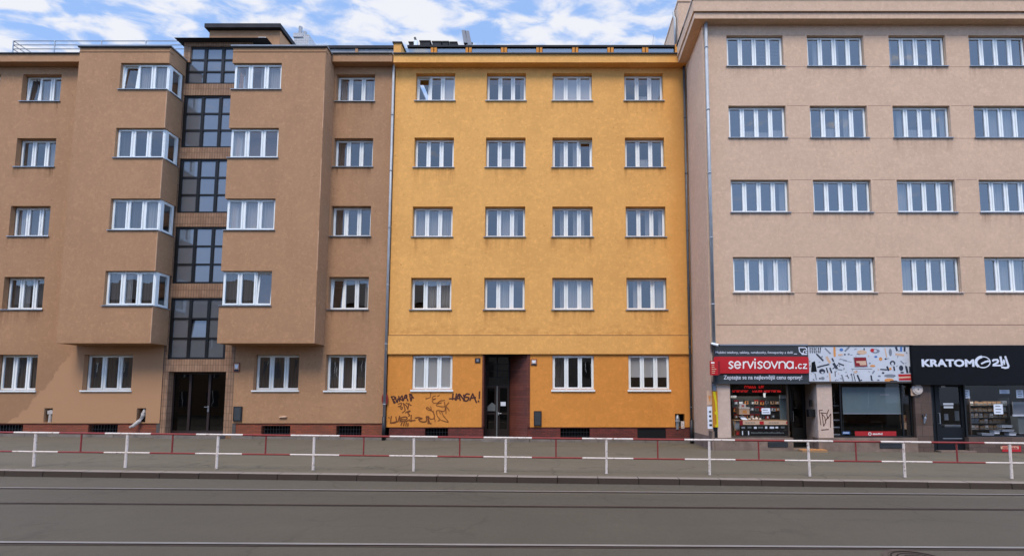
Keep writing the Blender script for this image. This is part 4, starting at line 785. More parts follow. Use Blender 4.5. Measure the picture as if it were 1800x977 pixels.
for i in range(5): q.box(r[0]+.04, r[0]+.08+random.uniform(.06, .14), Yl_-.004, Yl_-.001, r[3]-.18-i*.07, r[3]-.155-i*.07, m_tan)
build('lettering', q, lb)
tp = empty('shop_sign', (sx(1512), YP-.08, zh), 'white shop sign covered in pictures of small tools, between red and black signs', 'shop sign', 'shop signs')
r_t = rect(1421.5, 608.5, 1603, 670, Ysg); board(tp, r_t, Ysg, YP-.003, m_panel); q = MB(); q.box(r_t[0], r_t[1]+.06, Ysg-.02, YP-.003, r_t[3]+.002, r_t[3]+.05, m_gdark); q.box(r_t[0], r_t[1]+.06, Ysg-.03, YP-.003, r_t[2]-.06, r_t[2]-.002, m_bronze); q.box(r_t[1]+.003, r_t[1]+.06, Ysg-.02, YP-.003, r_t[2], r_t[3], m_bronze); build('frame', q, tp)
def TP(a, b): return xat(1415+a/9, 600+b/9, Ysg), zat(600+b/9, Ysg)
rnd = random.Random(5); q = MB(); ly = [Ysg-.0008]
def lay(): ly[0] -= .00005; return ly[0]
def blob(a, b, w_, h_, m, ang=0, n=10, pw=1.0):
    c = TP(a, b); k = (r_t[1]-r_t[0])/1640; pts = []
    for i in range(n):
        t = 2*math.pi*i/n; u, v = math.cos(t)*w_*k/2, math.sin(t)*h_*k/2; A = math.radians(ang); pts.append((c[0]+u*math.cos(A)-v*math.sin(A), c[1]+u*math.sin(A)+v*math.cos(A)))
    y = lay(); q.prism(pts, y-.0016, y, m)
def bar(a0, b0, a1, b1, wd, m): q.stroke([TP(a0, b0), TP(a1, b1)], wd*(r_t[1]-r_t[0])/1640, lay(), m, .0016)
for i in range(6):
    for j in (0, 1): bar(80+i*32, 95+j*48, 80+i*32+rnd.uniform(-6, 6), 130+j*48, 16, m_ind)
for v in ((185,200,285,300,26,m_ind),(200,405,380,360,22,m_ind),(430,270,450,310,26,m_ind),(455,350,500,420,40,m_ind),(440,430,520,370,16,m_ind),(530,345,610,375,22,m_ind),(465,95,470,230,34,m_or),(345,250,390,330,40,m_tan),(340,420,360,490,20,m_ind),(395,420,420,490,24,m_ind),(320,110,400,190,22,m_stl),(635,150,695,90,26,m_stl),(555,275,660,300,10,m_stl),(600,300,740,325,6,m_stl),(730,430,1060,432,9,m_stl),(1265,110,1290,240,18,m_tan),(1440,95,1455,140,34,m_ind),(1520,95,1520,150,34,m_blue),(1575,95,1575,150,30,m_ind),(1440,200,1560,215,34,m_tan),(1195,440,1290,445,20,m_ind),(1300,400,1320,455,30,m_ind),(1405,400,1415,455,24,m_ind),(1515,310,1560,350,18,m_stl),(1600,400,1620,490,34,m_ind),(1655,400,1660,490,24,m_ind),(735,510,755,620,16,m_stl),(768,510,795,620,12,m_ind),(830,535,865,620,26,m_ind),(1045,540,1055,610,24,m_ind),(1070,500,1095,465,22,m_stl),(580,530,610,620,22,m_stl),(665,525,690,580,12,m_ind),(390,500,400,620,24,m_tan),(160,510,180,600,16,m_stl),(475,470,480,550,12,m_ind),(515,440,585,450,18,m_stl)): bar(*v)
for v in ((575,130,60,50,m_blue),(560,210,80,34,m_tan),(630,205,30,26,m_ind),(690,200,34,30,m_stl),(900,170,160,70,m_tan),(935,120,22,40,m_ind),(1110,150,150,70,m_stl),(1065,140,70,60,m_lred),(1110,150,50,40,m_panel),(1120,240,50,34,m_blue),(1195,275,56,60,m_or),(1275,275,34,26,m_ind),(1070,385,86,36,m_or),(1350,170,50,120,m_stl),(1385,340,90,80,m_ind),(1385,355,44,60,m_panel),(1350,430,40,46,m_or),(1520,420,70,90,m_ind),(1235,495,40,30,m_ind),(270,470,100,80,m_ind),(275,490,40,30,m_panel),(280,580,60,50,m_stl),(235,585,26,26,m_ind),(800,480,56,40,m_tan),(1345,540,190,50,m_stl),(1330,610,150,60,m_or),(1400,625,130,20,m_ind),(1175,545,50,26,m_stl),(1160,610,36,20,m_ind),(890,610,26,20,m_ind),(1535,490,60,26,m_ind)): blob(*v)
for i in range(46):
    a, b = rnd.uniform(70, 1640), rnd.uniform(90, 620)
    if 750 < a < 1010 and 230 < b < 420 or a > 1440 and b > 480: continue
    if rnd.random() < .6: ang = rnd.uniform(0, 3.1); L = rnd.uniform(14, 50); bar(a, b, a+L*math.cos(ang), b+L*math.sin(ang)*.8, rnd.uniform(4, 9), rnd.choice([m_stl, m_stl, m_ind, m_mid]))
    else: blob(a, b, rnd.uniform(14, 40), rnd.uniform(10, 28), rnd.choice([m_stl, m_stl, m_tan, m_mid, m_ind]), rnd.uniform(0, 90))
def tpoly(pts, m): y = lay(); q.prism([TP(*p) for p in pts][::-1], y-.0016, y, m)
tpoly([(105,330),(155,310),(188,475),(95,480)], m_sblk)
tpoly([(765,248),(965,248),(990,400),(785,405)], m_stl); tpoly([(775,254),(962,254),(982,392),(792,396)], m_dr); tpoly([(808,310),(960,304),(972,372),(870,376),(858,340),(812,336)], m_tan)
tpoly([(1465,510),(1680,510),(1690,620),(1480,622)], m_panel); tpoly([(1472,516),(1672,516),(1682,614),(1486,616)], m_lred); bar(1490, 570, 1660, 562, 26, m_tan)
build('tool_pictures', q, tp)
kr = empty('shop_sign', (sx(1740), YP-.2, zh), 'black shop sign reading KRATOM with round emblem at the right edge', 'shop sign', 'shop signs')
Yk = YP-.20; r_k = rect(1604, 606.5, 1935, 676, Yk); board(kr, r_k, Yk, YP-.003, m_sblk)
tx('KRATOM', 1620, 1712.5, 631, 644.5, Yk-.001, m_sil, kr, .045)
q = MB(); KP = lambda a, b: (xat(1600+a/9, 600+b/9, Yk), zat(600+b/9, Yk)); kk = (r_k[1]-r_k[0])/(331*9)
def seg(pts, wd, z=0): q.stroke([KP(*p) for p in pts], wd*kk, Yk-.001-z, m_sil, .006)
el = [(1150+112*math.cos(math.radians(t)), 327+86*math.sin(math.radians(t))) for t in range(0, 361, 15)]
for i in range(len(el)-1): seg([el[i], el[i+1]], 16+(26 if 120 < i*15 < 250 else 0), .0001*i)
seg([(1250,310),(1190,318),(1125,350)], 26, .004); seg([(1250,310),(1215,300)], 12, .005); build('emblem', q, kr)
q = MB(); seg([(1305,305),(1320,290),(1375,288),(1390,310),(1375,335),(1320,365),(1315,382)], 30); seg([(1312,378),(1430,378)], 26, .003); seg([(1425,245),(1450,370)], 34, .004); seg([(1440,330),(1490,320)], 30, .005); seg([(1500,240),(1550,385),(1540,410),(1500,418),(1445,405)], 30, .006); seg([(1475,290),(1485,360)], 22, .0085); build('lettering', q, kr)
# camera and alarm disc
q = MB(); r = rect(1249, 604, 1253, 612, YP-.05); q.box(r[0], r[0]+.07, YP-.12, YP-.0, r[2], r[3], m_gdark); q.tube([(r[0]+.03, YP-.1, r[3]), (r[0]+.22, YP-.32, r[3]-.09)], .045, m_white, 10); q.tube([(r[0]+.2, YP-.3, r[3]-.082), (r[0]+.235, YP-.335, r[3]-.096)], .03, m_void, 8)
tag(build('security_camera', q), 'white security camera on the pink corner above the red shop sign', 'camera')
q = MB(); ax_, az_ = sx(1612.5), Z(684, YP); q.disc(ax_, az_, .19, YP-.09, YP-.004, m_offw, 28); q.disc(ax_, az_, .13, YP-.11, YP-.0905, m_offw, 24); q.disc(ax_, az_, .025, YP-.12, YP-.1105, m_gdark, 12); q.box(ax_-.22, ax_+.02, YP-.03, YP-.0045, az_-.24, az_+.03, m_tan); tag(build('alarm_disc', q), 'round cream alarm disc on the brown pillar beside the black shop', 'alarm')
q = MB(); r = rect(1426, 719, 1436, 732, YP+.2); q.box(r[0]-.12, r[1]-.02, YP+.15, YP+.3, r[2], r[3], m_black); q.box(r[0]-.02, r[0]+.05, YP+.2, YP+.28, r[3]+.1, r[3]+.35, m_black); tag(build('letter_box', q), 'black letter box on the pale reveal of the recessed shop door', 'letter box')
q = MB(); P5 = lambda a, b: (xat(1370+a/7.52, 670+b/7.52, YP), zat(670+b/7.52, YP))
for i, s_ in enumerate(([(570,378),(525,382),(548,575)],[(560,410),(585,590),(612,540),(600,470),(560,430)],[(545,415),(620,420)],[(650,375),(625,440),(640,480)],[(640,490),(680,425),(675,605)],[(610,520),(640,470)],[(555,640),(650,632)])): q.stroke([P5(*p) for p in s_], .028, YP-.001-.0008*i, m_ink, .002)
build('graffiti', q, pink)
q = MB(); r = rect(1621, 728, 1628, 744, YP)
q.tube([(r[0]+.05, YP-.02, r[2]), (r[0]+.08, YP-.04, r[2]+.2), (r[1], YP-.02, r[3])], [.02, .05, .03], m_stl); q.tube([(r[0], YP-.02, r[3]), (r[0]+.06, YP-.03, r[2]+.15)], .02, m_dark); tag(build('door_intercom', q), 'worn grey intercom fitting on the brown stone pillar', 'intercom')
# corner posters and yellow strip
def pos_in(q, x0, x1, z0, z1, y):
    for i in range(4): a = z0+(z1-z0)*(.12+.2*i); q.box(x0+.06, x1-.06-random.uniform(0, .04), y-.003, y, a, a+(z1-z0)*.09, m_mid if i % 2 else m_ind)
plate('poster', rect(1242.5, 686, 1252, 711, YP), YP+.001, m_tan, 'faded pinkish poster on the pink corner pilaster, upper of the two', 'poster', None, .006, lambda q, a, b, c, d, y: q.prism([(a+.05, d-.2), (b-.05, d-.2), ((a+b)/2, c+.1)], y-.003, y, m_or))
plate('poster', rect(1243.5, 714, 1254, 753, YP), YP-.004, m_pap, 'white poster with dark marks on the pink corner pilaster, lower of the two', 'poster', None, .006, pos_in)
ys_ = empty('strip_sign', (sx(1257.5), YP-.05, Z(750, YP)), 'narrow vertical amber sign with ragged bright yellow stripe at the pink corner', 'sign')
r = rect(1252.5, 687.5, 1262, 750.5, YP-.06); q = MB(); q.box(r[0], r[1], YP-.06, YP-.02, r[2], r[3], m_amb); q.box(r[0]+.03, r[1]-.02, YP-.019, YP+.15, r[2]-.6, r[3]+.2, m_black); q.box(r[0]+.04, r[1]-.04, YP-.03, YP+.14, r[3]+.02, r[3]+.3, m_stl); build('board', q, ys_)
q = MB(); W_ = r[1]-r[0]; Hh = r[3]-r[2]; prof = [(0, .05, .3), (.06, .1, .95), (.09, .55, .98), (.34, .52, .95), (.38, .3, .94), (.43, .25, .92), (.47, .5, .9), (.6, .45, .85), (.78, .3, .75), (.85, .2, .7), (.94, .08, .62), (1, .12, .58)]
prof = [(0, .45, .99), (.07, .45, .99), (.08, .68, .99), (.34, .66, .96), (.37, .4, .93), (.42, .38, .92), (.45, .6, .9), (.7, .5, .82), (.75, .42, .78), (.85, .3, .72), (.9, .2, .66), (1, .22, .58)]
q.prism([(r[0]+W_*a, r[2]+Hh*t) for t, a, b in prof][::-1]+[(r[0]+W_*b, r[2]+Hh*t) for t, a, b in prof], YP-.064, YP-.0605, m_yelw); build('yellow_stripe', q, ys_)
# ---- things in the shop windows
def card(name, a, t, b, bt, Y, m, label, cat, th=.01, group=None, extra=None):
    r = rect(a, t, b, bt, Y); q = MB(); q.box(r[0], r[1], Y, Y+th, r[2], r[3], m)
    if extra: extra(q, r, Y-.0006)
    o = tag(build(name, q), label, cat, group); return o
Y1 = YP+.142
def lines(n, m, a=.12):
    def f(q, r, y):
        for i in range(n): zz = r[3]-(r[3]-r[2])*(i+.7)/(n+.4); q.box(r[0]+(r[1]-r[0])*a, r[1]-(r[1]-r[0])*random.uniform(a, a*2.5), y-.002, y, zz-(r[3]-r[2])*.14/n, zz+(r[3]-r[2])*.14/n, m)
    return f
ld = empty('led_sign', (sx(1330), Y1+.05, Z(690, YP)), 'red glowing letters in two rows at the top of the repair shop window', 'window sign')
def glyphs(q, a, t, b, bt, Y, m):
    r = rect(a, t, b, bt, Y); x = r[0]; h_ = r[3]-r[2]
    while x < r[1]-.03:
        w_ = random.choice((.05, .06, .065)); k = random.random(); q.box(x, x+.016, Y, Y+.01, r[2], r[3], m)
        if k < .7: q.box(x+.016, x+w_, Y, Y+.01, r[3]-h_*.2, r[3], m)
        if k > .3: q.box(x+.016, x+w_, Y, Y+.01, r[2], r[2]+h_*.2, m)
        if k > .5: q.box(x+.016, x+w_*.8, Y, Y+.01, r[2]+h_*.42, r[2]+h_*.6, m)
        if .2 < k < .8: q.box(x+w_-.016, x+w_, Y, Y+.0099, r[2]+h_*.2, r[3]-h_*.2, m)
        x += w_+.018
q = MB()
for a, t, b, bt in ((1309, 677.5, 1331, 682), (1334, 677.5, 1344, 682), (1288, 685.5, 1315, 689), (1323, 685.5, 1341, 689), (1343, 685.5, 1374, 689)): glyphs(q, a, t, b, bt, Y1+.04, m_led)
build('lettering', q, ld); q = MB(); r = rect(1287, 676, 1376, 690.5, Y1+.06); q.box(r[0], r[1], Y1+.06, Y1+.08, r[2], r[3], m_void); build('backing', q, ld)
card('paper_notice', 1339, 717, 1354, 727.5, YP+.128, m_pap, 'pale blue paper notice in the middle of the repair shop window', 'notice', .004, None, lines(2, m_stl))
card('banner_strip', 1303, 739, 1386, 746, Y1+.01, m_tan, 'long beige banner strip with red marks across the repair shop window', 'banner', .01, None, lambda q, r, y: (q.box(r[0]-.06, r[0]+.06, y-.003, y, r[2]-.02, r[3]+.02, m_dr), q.box(r[0]+.7, r[0]+.86, y-.003, y, r[2]+.01, r[3]-.02, m_lred), q.box(r[1]-.09, r[1]-.03, y-.003, y, r[2]+.03, r[3]-.04, m_lred), [q.box(r[0]+.15+i*.1, r[0]+.23+i*.1, y-.003, y, r[2]+.06, r[2]+.09, m_mid) for i in (0, 1, 2, 3, 9, 10, 11, 12)]))
def picto(q, r, y):
    x = r[0]+.03
    while x < r[1]-.12: w_ = random.uniform(.07, .2); q.box(x, x+w_, y-.003, y, r[2]+.03+random.uniform(0, .02), r[3]-.02-random.uniform(0, .02), random.choice([m_stl, m_sil, m_mid])); x += w_+random.uniform(.04, .1)
card('banner_strip', 1302, 748, 1387, 754.5, Y1+.01, m_sblk, 'black banner strip with pale pictures low in the repair shop window', 'banner', .01, None, picto)
card('banner_strip', 1302, 755.5, 1384, 765.5, Y1+.01, m_sblk, 'lowest black banner with thin grey lettering in the repair shop window', 'banner', .01, None, lambda q, r, y: (q.box(r[0]+.05, r[0]+.09, y-.003, y, r[2]+.03, r[3]-.03, m_sil), q.box(r[0]+.28, r[0]+.32, y-.003, y, r[2]+.03, r[3]-.03, m_sil), [q.box(r[0]+.4+i*.055, r[0]+.44+i*.055, y-.003, y, r[2]+.09, r[2]+.09+random.uniform(.03, .06), m_mid) for i in range(23)]))
card('product_display', 1371, 694, 1386, 738, YP+.5, m_gp, 'tall grey display panel at the right side of the repair shop window', 'display panel', .03)
def goods(name, a, t, b, bt, Y, m, label, cat, d=.12, group=None, lid=None, mark=None):
    r = rect(a, t, b, bt, Y); q = MB(); q.box(r[0], r[1], Y, Y+d, r[2], r[3], m)
    if lid: q.box(r[0]-.012, r[1]+.012, Y-.012, Y+d+.01, r[3]-.04, r[3]+.012, lid)
    if mark: w_, h_ = r[1]-r[0], r[3]-r[2]; q.prism([(r[0]+w_*.3, r[2]+h_*.2), (r[0]+w_*.75, r[2]+h_*.15), (r[0]+w_*.7, r[2]+h_*.65), (r[0]+w_*.35, r[2]+h_*.6)], Y-.004, Y-.0006, mark)
    return tag(build(name, q), label, cat, group)
goods('storage_box', 1299.5, 716, 1317.5, 728, YP+.45, m_tan, 'beige box with orange picture standing in the repair shop window', 'box', .3, None, m_offw, m_or)
goods('small_box', 1300, 709.5, 1311, 715, YP+.5, m_offw, 'small white and red box on top of the beige display box', 'box', .2, None, None, m_lred)
for i, (x, y) in enumerate(((1307, 702), (1334.5, 703.5), (1357.5, 702), (1334, 714), (1357.5, 715), (1334, 723.5))):
    goods('hanging_packet', x-4, y-4.2, x+4, y+4.2, YP+1.3, flat('packet_red', 96, 40, 30) if i != 5 else m_amb, 'small red brown packet hanging in the dark of the repair shop', 'packet', .06, 'red packets hanging in the repair shop', m_dr, m_lred if i > 2 else None)
rnd2 = random.Random(11); cols_ = [m_tan, m_mid, m_lred, m_stl, m_card, m_or, m_pap]
for i in range(26):
    px, py = 1294+(i % 9)*9.2+rnd2.uniform(-1.5, 1.5), (707, 719, 731.5)[i//9]+rnd2.uniform(-1, 1)
    goods('accessory_packet', px-3.2, py-3.6, px+3.2, py+3.6, YP+.95+rnd2.uniform(0, .05), rnd2.choice(cols_), 'small coloured packet on the back board of the repair shop window', 'packet', .04, 'coloured packets on the repair shop back board', rnd2.choice([m_gdark, m_dr]), rnd2.choice([m_pap, m_ind]))
q = MB(); r = rect(1288, 696, 1380, 738, YP+1.02); q.box(r[0], r[1], YP+1.02, YP+1.06, r[2]-.3, r[3], m_gdark); q.box(r[0]+.05, r[0]+.12, YP+1.061, YP+1.3, r[2]-1.2, r[3], m_dark); q.box(r[1]-.12, r[1]-.05, YP+1.061, YP+1.3, r[2]-1.2, r[3], m_dark); tag(build('back_board', q), 'dark back board holding rows of packets in the repair shop window', 'board')
sf = MB(); r = rect(1290, 737.5, 1386, 739, YP+.4); sf.box(r[0], r[1], YP+.33, YP+.8, r[2], r[3]-.005, m_card); sf.box(r[0], r[0]+.05, YP+.35, YP+.75, zb2+.01, r[2], m_card); sf.box(r[1]-.05, r[1], YP+.35, YP+.75, zb2+.01, r[2], m_card); tag(build('display_shelf', sf), 'brown display shelf inside the repair shop window', 'shelf'); zsh = r[3]
for i, (x, w_, h_) in enumerate(((1318, 4.5, 2.6), (1325, 4, 3), (1330.5, 5, 4.5), (1337, 4, 2.6))):
    xx = xat(x, 735, YP+.45); q = MB(); q.tube([(xx, YP+.5, zsh-.003), (xx, YP+.5, zsh+h_*.012), (xx, YP+.5, zsh+h_*.022)], [w_*.012, w_*.013, w_*.006], m_offw, 10); tag(build('ornament', q), 'small cream ornament on the brown shelf of the repair shop', 'ornament', 'cream ornaments on the shop shelf')
q = MB(); x0, x1 = xat(1302, 735, YP+.45), xat(1311, 735, YP+.45); q.hexa([(x0+.06,YP+.45,zsh),(x1+.08,YP+.45,zsh),(x1+.08,YP+.5,zsh),(x0+.06,YP+.5,zsh),(x0-.02,YP+.6,zsh+.14),(x1-.02,YP+.6,zsh+.14),(x1-.02,YP+.62,zsh+.14),(x0-.02,YP+.62,zsh+.14)], m_pap); tag(build('leaflet_holder', q), 'slanted white leaflet holder on the brown shelf of the repair shop', 'leaflet holder')
goods('lamp_bar', 1284.5, 695.5, 1294, 699, YP+1.0, m_white, 'short white strip lamp at the left of the repair shop window', 'lamp', .08, None, m_sil)
def shop_light(px, py, Y, e, sx_, tgt=(0, -.4, -1)):
    l = bpy.data.lights.new('shop_lamp_fill', 'AREA'); l.shape = 'RECTANGLE'; l.size = sx_; l.size_y = .2; l.energy = e; l.color = (1, .93, .84); o = bpy.data.objects.new('shop_lamp_fill', l); COL.objects.link(o)
    o.location = (xat(px, py, Y), Y, zat(py, Y)); o.rotation_euler = Vector(tgt).to_track_quat('-Z', 'Y').to_euler()
shop_light(1330, 676, YP+.40, 9, 1.4, (0, .15, -1)); shop_light(1745, 681, YP+.45, 11, 1.8, (0, .35, -1))  # first stands in for the strip lamp; second is added fill, no lamp there
goods('wall_bracket', 1342.5, 686.5, 1345.5, 698, YP+.8, m_sil, 'upright pale bracket hanging under the red letters', 'bracket', .05, None, m_stl)
goods('price_rail', 1371, 696.5, 1382, 699.5, YP+.45, m_sil, 'pale price rail at the top of the grey display panel', 'price rail', .04, None, m_stl)
q = MB(); r = rect(1289, 740, 1301, 755, YP+.35); q.hexa([(r[0]+.04,YP+.35,r[2]),(r[1]-.02,YP+.35,r[2]),(r[1]-.02,YP+.5,r[2]),(r[0]+.04,YP+.5,r[2]),(r[0],YP+.38,r[3]),(r[1],YP+.38,r[3]),(r[1],YP+.42,r[3]),(r[0],YP+.42,r[3])], m_mid); q.box(r[0]+.06, r[1]-.05, YP+.345, YP+.3495, r[2]+.05, r[3]-.1, m_stl); tag(build('grey_bag', q), 'crumpled grey bag at the lower left of the repair shop window', 'bag')
goods('small_box', 1292, 756, 1301, 765, YP+.35, flat('box_redbrown', 110, 44, 38), 'small red brown box under the grey bag in the shop window', 'box', .15, None, None, m_lred)
q = MB(); x = xat(1387, 760, YP+.3); zz = zb2+.06; q.tube([(x, YP+.3, zz), (x, YP+.3, zz+.14), (x, YP+.3, zz+.17), (x, YP+.3, zz+.22)], [.035, .035, .014, .014], m_tan, 10); tag(build('tan_bottle', q), 'small tan bottle at the lower right of the repair shop window', 'bottle')
# second window
pn = card('window_screen', 1481, 680, 1583.5, 727.5, YP+.16, m_gp, 'large grey green screen board filling the upper middle shop window', 'screen board', .03, None, lambda q, r, y: (q.box(r[0], r[1], y-.012, y+.0004, r[2], r[2]+.04, m_stl), q.box(r[0]+1.45, r[0]+1.8, y-.004, y, r[3]-.32, r[3]-.27, m_stl)))
bn = card('red_banner', 1503, 757.5, 1575.5, 767, YP+.15, m_lred, 'low red banner with white emblem and lettering in the middle shop window', 'banner', .01)
q = MB(); Yb_ = YP+.15; a = xat(1529, 762, Yb_); z = Z(762, Yb_); q.disc(a, z, .065, Yb_-.003, Yb_-.0006, m_letter, 14); q.disc(a, z, .035, Yb_-.0035, Yb_-.0031, m_dr, 12)
for i in range(9): q.box(a+.11+i*.042, a+.142+i*.042, Yb_-.003, Yb_-.0006, z-.04, z+.01+random.uniform(0, .03), m_letter)
build('lettering', q, bn)
card('blue_sticker', 1480.5, 758, 1494, 762.5, YP+.17, m_blue, 'small blue sticker low in the left of the middle shop window', 'sticker', .003, None, lines(1, m_pap))
goods('shelf_box', 1583.5, 694, 1595, 699, YP+.6, m_stl, 'pale grey box at the upper right of the middle shop window', 'box', .2, None, m_sil)
for i, (a, t, b, bt, m, l) in enumerate(((1588, 729, 1597, 741, m_card, 'upper brown carton at the right end of the middle shop window'), (1590, 742, 1600, 754, m_tan, 'lower pale carton at the right end of the middle shop window'))): goods('carton', a, t, b, bt, YP+.5, m, l, 'carton', .2, 'cartons in the middle shop window', None, m_dr)
q = MB(); a = xat(1474, 755, YP+.5); 
for i in range(5): q.box(a-.2+i*.02, a+.16-i*.01, YP+.5+i*.01, YP+.7, zb2+.06+i*.28, zb2+.1+i*.28, m_stl)
q.box(a-.22, a-.2, YP+.5, YP+.7, zb2+.05, zb2+1.3, m_dark); q.box(a+.2, a+.22, YP+.5, YP+.7, zb2+.05, zb2+1.3, m_dark); tag(build('wire_shelf', q), 'narrow grey shelf rack at the left end of the middle shop window', 'shelf')
# third window
for a, t, b, bt, m, l in ((1694.5, 684.5, 1704.5, 699.5, m_pap, 'white notice at the upper left of the black shop window'), (1757, 684.5, 1774.5, 691.5, m_pap, 'blue and white notice at the top of the black shop window'), (1786.5, 685, 1799, 699, m_pap, 'white notice at the upper right edge of the black shop window'), (1747, 710, 1763, 727.5, m_pap, 'large pale notice in the middle of the black shop window')):
    card('paper_notice', a, t, b, bt, YP+.128, m, l, 'notice', .003, None, lines(3, m_blue if 'blue' in l else m_stl, .18))
q = MB(); YS = YP+.9; lv = [Z(y, YS) for y in (712, 722.5, 733, 743, 754)]; x0, x1 = xat(1705, 730, YS), xat(1772, 730, YS)
for z in lv: q.box(x0, x1, YS-.05, YS+.4, z-.03, z, m_dark)
q.box(x0-.04, x0-.001, YS-.05, YS+.4, lv[-1]-.5, lv[0]+.3, m_brntile); q.box(x1+.001, x1+.04, YS-.05, YS+.4, lv[-1]-.5, lv[0]+.3, m_dark); tag(build('goods_rack', q), 'dark rack of small packets behind the black shop window', 'rack')
rnd = random.Random(3); pm = [m_tan, m_card, m_offw, m_stl, m_card, flat('packet_brown', 120, 92, 70)]
proto = {}
for k, z in enumerate(lv):
    x = x0+.03
    while x < x1-.15:
        w_, h_ = rnd.uniform(.11, .19), rnd.uniform(.10, .19); key = rnd.randrange(6)
        if key not in proto:
            q = MB(); q.box(x, x+w_, YS, YS+.12, z+.002, z+.002+h_, pm[key]); q.box(x+.01, x+w_-.01, YS-.004, YS-.0005, z+.02, z+.02+h_*.35, m_mid); o = build('goods_packet', q); proto[key] = o
        else: o = proto[key].copy(); COL.objects.link(o); o.location = (x+w_/2, proto[key].location.y+rnd.uniform(-.0, .03), z+.002)
        tag(o, 'small packet standing on the dark rack behind the black shop window', 'packet', 'packets on the dark rack'); x += max(w_, .15)+rnd.uniform(.0, .05)
for i, (a, t, b, bt, l) in enumerate(((1726, 761.5, 1747, 764.5, 'long low white box at the foot of the black shop window'), (1761, 747, 1779, 750.5, 'topmost flat white box of the low pile in the black shop window'), (1762, 755, 1782, 758, 'flat white box in the middle of the low pile in the black shop window'), (1774, 760, 1786, 765, 'short white box at the bottom of the low pile in the black shop window'), (1748, 757, 1757, 762, 'small tilted white box left of the low pile in the black shop window'))):
    o = goods('white_box', a, t, b, bt, YP+.4, m_sil, l, 'box', .2, 'white boxes in the black shop window', m_stl); o.rotation_euler[1] = random.uniform(-.06, .06)
card('product_display', 1781, 706, 1802, 729, YP+.45, m_stl, 'pale grey display panel at the right of the black shop window', 'display panel', .03, None, lambda q, r, y: q.box(r[0]-.05, r[1]+.05, y-.02, y, r[2]-.05, r[2]+.02, m_sil)); card('display_cabinet', 1790, 731, 1803, 762, YP+.5, m_mid, 'dark grey cabinet under the display panel in the black shop window', 'cabinet', .3, None, lambda q, r, y: q.box(r[0], r[1], y-.02, y, r[2], r[2]+.03, m_stl))
def doorstuff():
    Yq = YP+.185
    card('door_sticker', 1658, 708, 1676, 711.5, Yq, m_panel, 'upper white sticker strip on the black shop door glass', 'sticker', .002); card('door_sticker', 1659, 713.5, 1675.5, 717, Yq, m_panel, 'lower white sticker strip on the black shop door glass', 'sticker', .002)
    card('door_poster', 1660, 727, 1667, 738, YP+.5, m_stl, 'left pale leaflet seen through the black shop door', 'leaflet', .01); card('door_poster', 1678.5, 722, 1686, 739, YP+.5, m_mid, 'right grey leaflet seen through the black shop door', 'leaflet', .01)
    goods('counter_box', 1661, 747, 1690, 761, YP+.6, m_gdark, 'grey counter box low behind the black shop door glass', 'box', .3, None, m_stl)
doorstuff()
rs = empty('red_strip_sign', (sx(1778), YP-.03, Z(793, YP)), 'small red and white strip sign on the brown base at the right edge', 'sign'); r = rect(1762, 783, 1795, 793.5, YP-.04); board(rs, r, YP-.035, YP-.0205, m_lred); q = MB(); q.box(r[0]-.06, r[0]+.62, YP-.038, YP-.0355, r[2]+.1, r[3]-.02, m_tan); glyphs(q, 1763, 785, 1790, 788, YP-.0481, m_lred); build('lettering', q, rs)
q = MB(); r = rect(1349, 776, 1384, 785, YP); q.box(r[0], r[1], YP-.045, YP-.031, r[2], r[3], m_dark)
for i in range(5): z = r[2]+(r[3]-r[2])*(i+.5)/5; q.box(r[0]+.02, r[1]-.02, YP-.055, YP-.0455, z-.012, z+.012, m_gdark)
tag(build('vent_grille', q), 'dark vent grille in the stone base under the repair shop window', 'vent'); q = MB(); r = rect(1545, 775, 1585, 787, YP); q.box(r[0], r[1], YP-.045, YP-.031, r[2], r[3], m_dark)
for i in range(5): z = r[2]+(r[3]-r[2])*(i+.5)/5; q.box(r[0]+.02, r[1]-.02, YP-.055, YP-.0455, z-.012, z+.012, m_gdark)
tag(build('vent_grille', q), 'dark vent grille in the stone base under the middle shop window', 'vent')
q = MB(); a, b = sx(1399), sx(1442); zg = G0(a)+.055; q.box(a, b, YP-.38, YP-.03, zg-.4, zg, m_card)
for i in range(7): q.box(a+.04+i*(b-a)/7, a+(i+.85)*(b-a)/7, YP-.37, YP-.04, zg+.001, zg+.014, m_or)
tag(build('door_mat', q), 'worn orange slatted mat on the step of the recessed shop door', 'mat')
# ------------------------------------------------------------------ railing along the kerb
rl = empty('pavement_railing', (0, kline(0, .7), zroad(0)+.13), 'long red and white pedestrian railing along the kerb', 'railing')
def ry(x): return kline(x, .62)
def rz(x): return zroad(x)+.15
def rpx(px): # photo x of a post at mid height -> place on the railing line
    x = (px-PX)/F*12; 
    for _ in range(6): x = (px-PX)/F*ry(x)*.988
    return x
posts = [60, 222, 382, 551, 727, 889, 1066, 1247, 1421, 1589, 1776]; xs_ = [rpx(p) for p in posts]; xs_ = [xs_[0]-2.45*2, xs_[0]-2.45]+xs_+[xs_[-1]+2.45, xs_[-1]+4.9]
RT, RB = .90, .40
for x in xs_: q = MB(); jx, jy = random.uniform(-.015, .015), random.uniform(-.02, .02); q.tube([(x+jx, ry(x)+jy, rz(x)-.15), (x, ry(x), rz(x)+RT-.03)], .031, m_offw, 10); q.tube([(x, ry(x), rz(x)-.02), (x, ry(x), rz(x)+.012)], .06, m_stone, 10); build('post', q, rl, False)
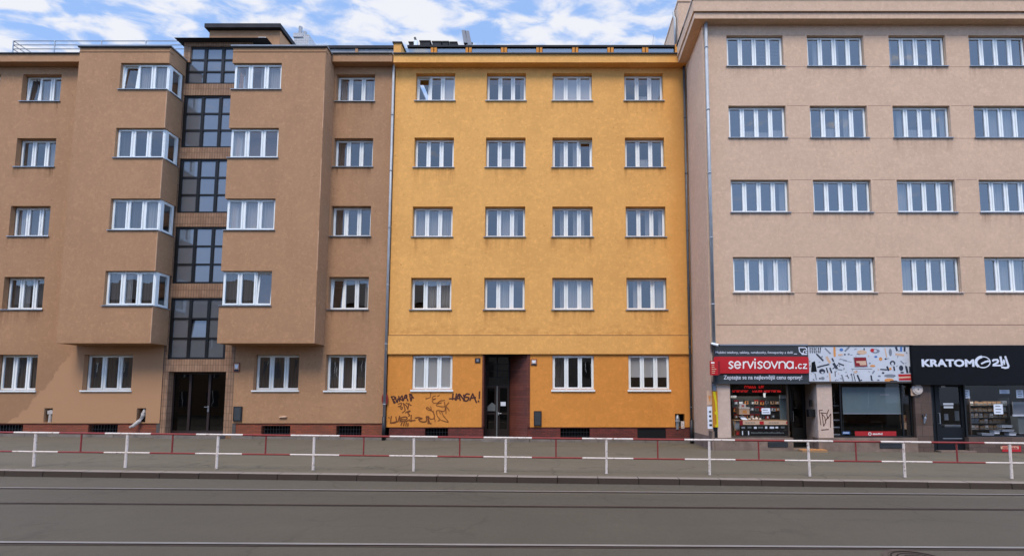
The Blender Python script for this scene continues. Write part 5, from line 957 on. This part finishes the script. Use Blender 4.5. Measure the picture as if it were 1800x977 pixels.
for nm, hgt, r_ in (('top_rail', RT, .027), ('lower_rail', RB, .022)):
    q = MB(); q.mi(m_offw)
    for a, b in zip(xs_[:-1], xs_[1:]):
        for s0, s1, m in ((0, .26, m_offw), (.26, .76, m_red), (.76, 1, m_offw)):
            x0, x1 = a+(b-a)*s0, a+(b-a)*s1; q.tube([(x0, ry(x0), rz(x0)+hgt), (x1, ry(x1), rz(x1)+hgt)], r_, m, 10)
    build(nm, q, rl)
for a, b in zip(xs_[:-1], xs_[1:]): x = (a+b)/2; q = MB(); q.tube([(x, ry(x), rz(x)+RB+.02), (x, ry(x), rz(x)+RT-.03)], .020, m_red, 8); build('baluster', q, rl)
# ------------------------------------------------------------------ the other side of the street (seen mirrored in the lower windows)
m_o1 = plaster('ochre_plaster', lin(120, 100, 82), lin(90, 76, 64), .3); m_o2 = plaster('grey_plaster', lin(104, 103, 100), lin(110, 108, 104), .3); m_tilr = plain('red_roof_tiles', lin(62, 58, 58), .8)
for x0, x1, h_, m, lb_ in ((-62, -9, 11.5, m_o1, 'ochre house across the street, mirrored in the lower windows on the left'), (-9, 5, 8.5, m_o2, 'low grey house across the street, mirrored in the middle lower windows'), (5, 30, 7.5, m_o1, 'low ochre house across the street, mirrored in the shop windows')):
    hs = empty('street_house', ((x0+x1)/2, -7, -.3), lb_, 'house', 'houses across the street'); q = MB(); y = -7; hh = []
    n = int((x1-x0)/3)
    for i in range(n):
        for j in range(int(h_/3)): cx = x0+(i+.5)*(x1-x0)/n; hh.append((cx-.6, cx+.6, 1+j*3, 2.6+j*3))
    q2 = MB(); q2.box(x0+.02, x1-.02, y-8, y-.02, -.8, h_, m)
    for a, b, c, d in hh: q2.box(a, b, y-.019, y-.01, c, d, m_dark); q2.box(a-.05, b+.05, y-.019, y+.03, c-.08, c-.002, m_stone); q2.box((a+b)/2-.04, (a+b)/2+.04, y-.0095, y, c, d, m_white)
    build('wall', q2, hs); q = MB(); q.prism([(0, 0), (1, 0), (1, 1), (0, 1)], 0, 1, m_tilr); q = MB(); q.hexa([(x0-.1,y-8.4,h_+.002),(x1+.1,y-8.4,h_+.002),(x1+.1,y+.4,h_+.002),(x0-.1,y+.4,h_+.002),(x0-.1,y-4.2,h_+3),(x1+.1,y-4.2,h_+3),(x1+.1,y-3.8,h_+3),(x0-.1,y-3.8,h_+3)], m_tilr); build('roof', q, hs)
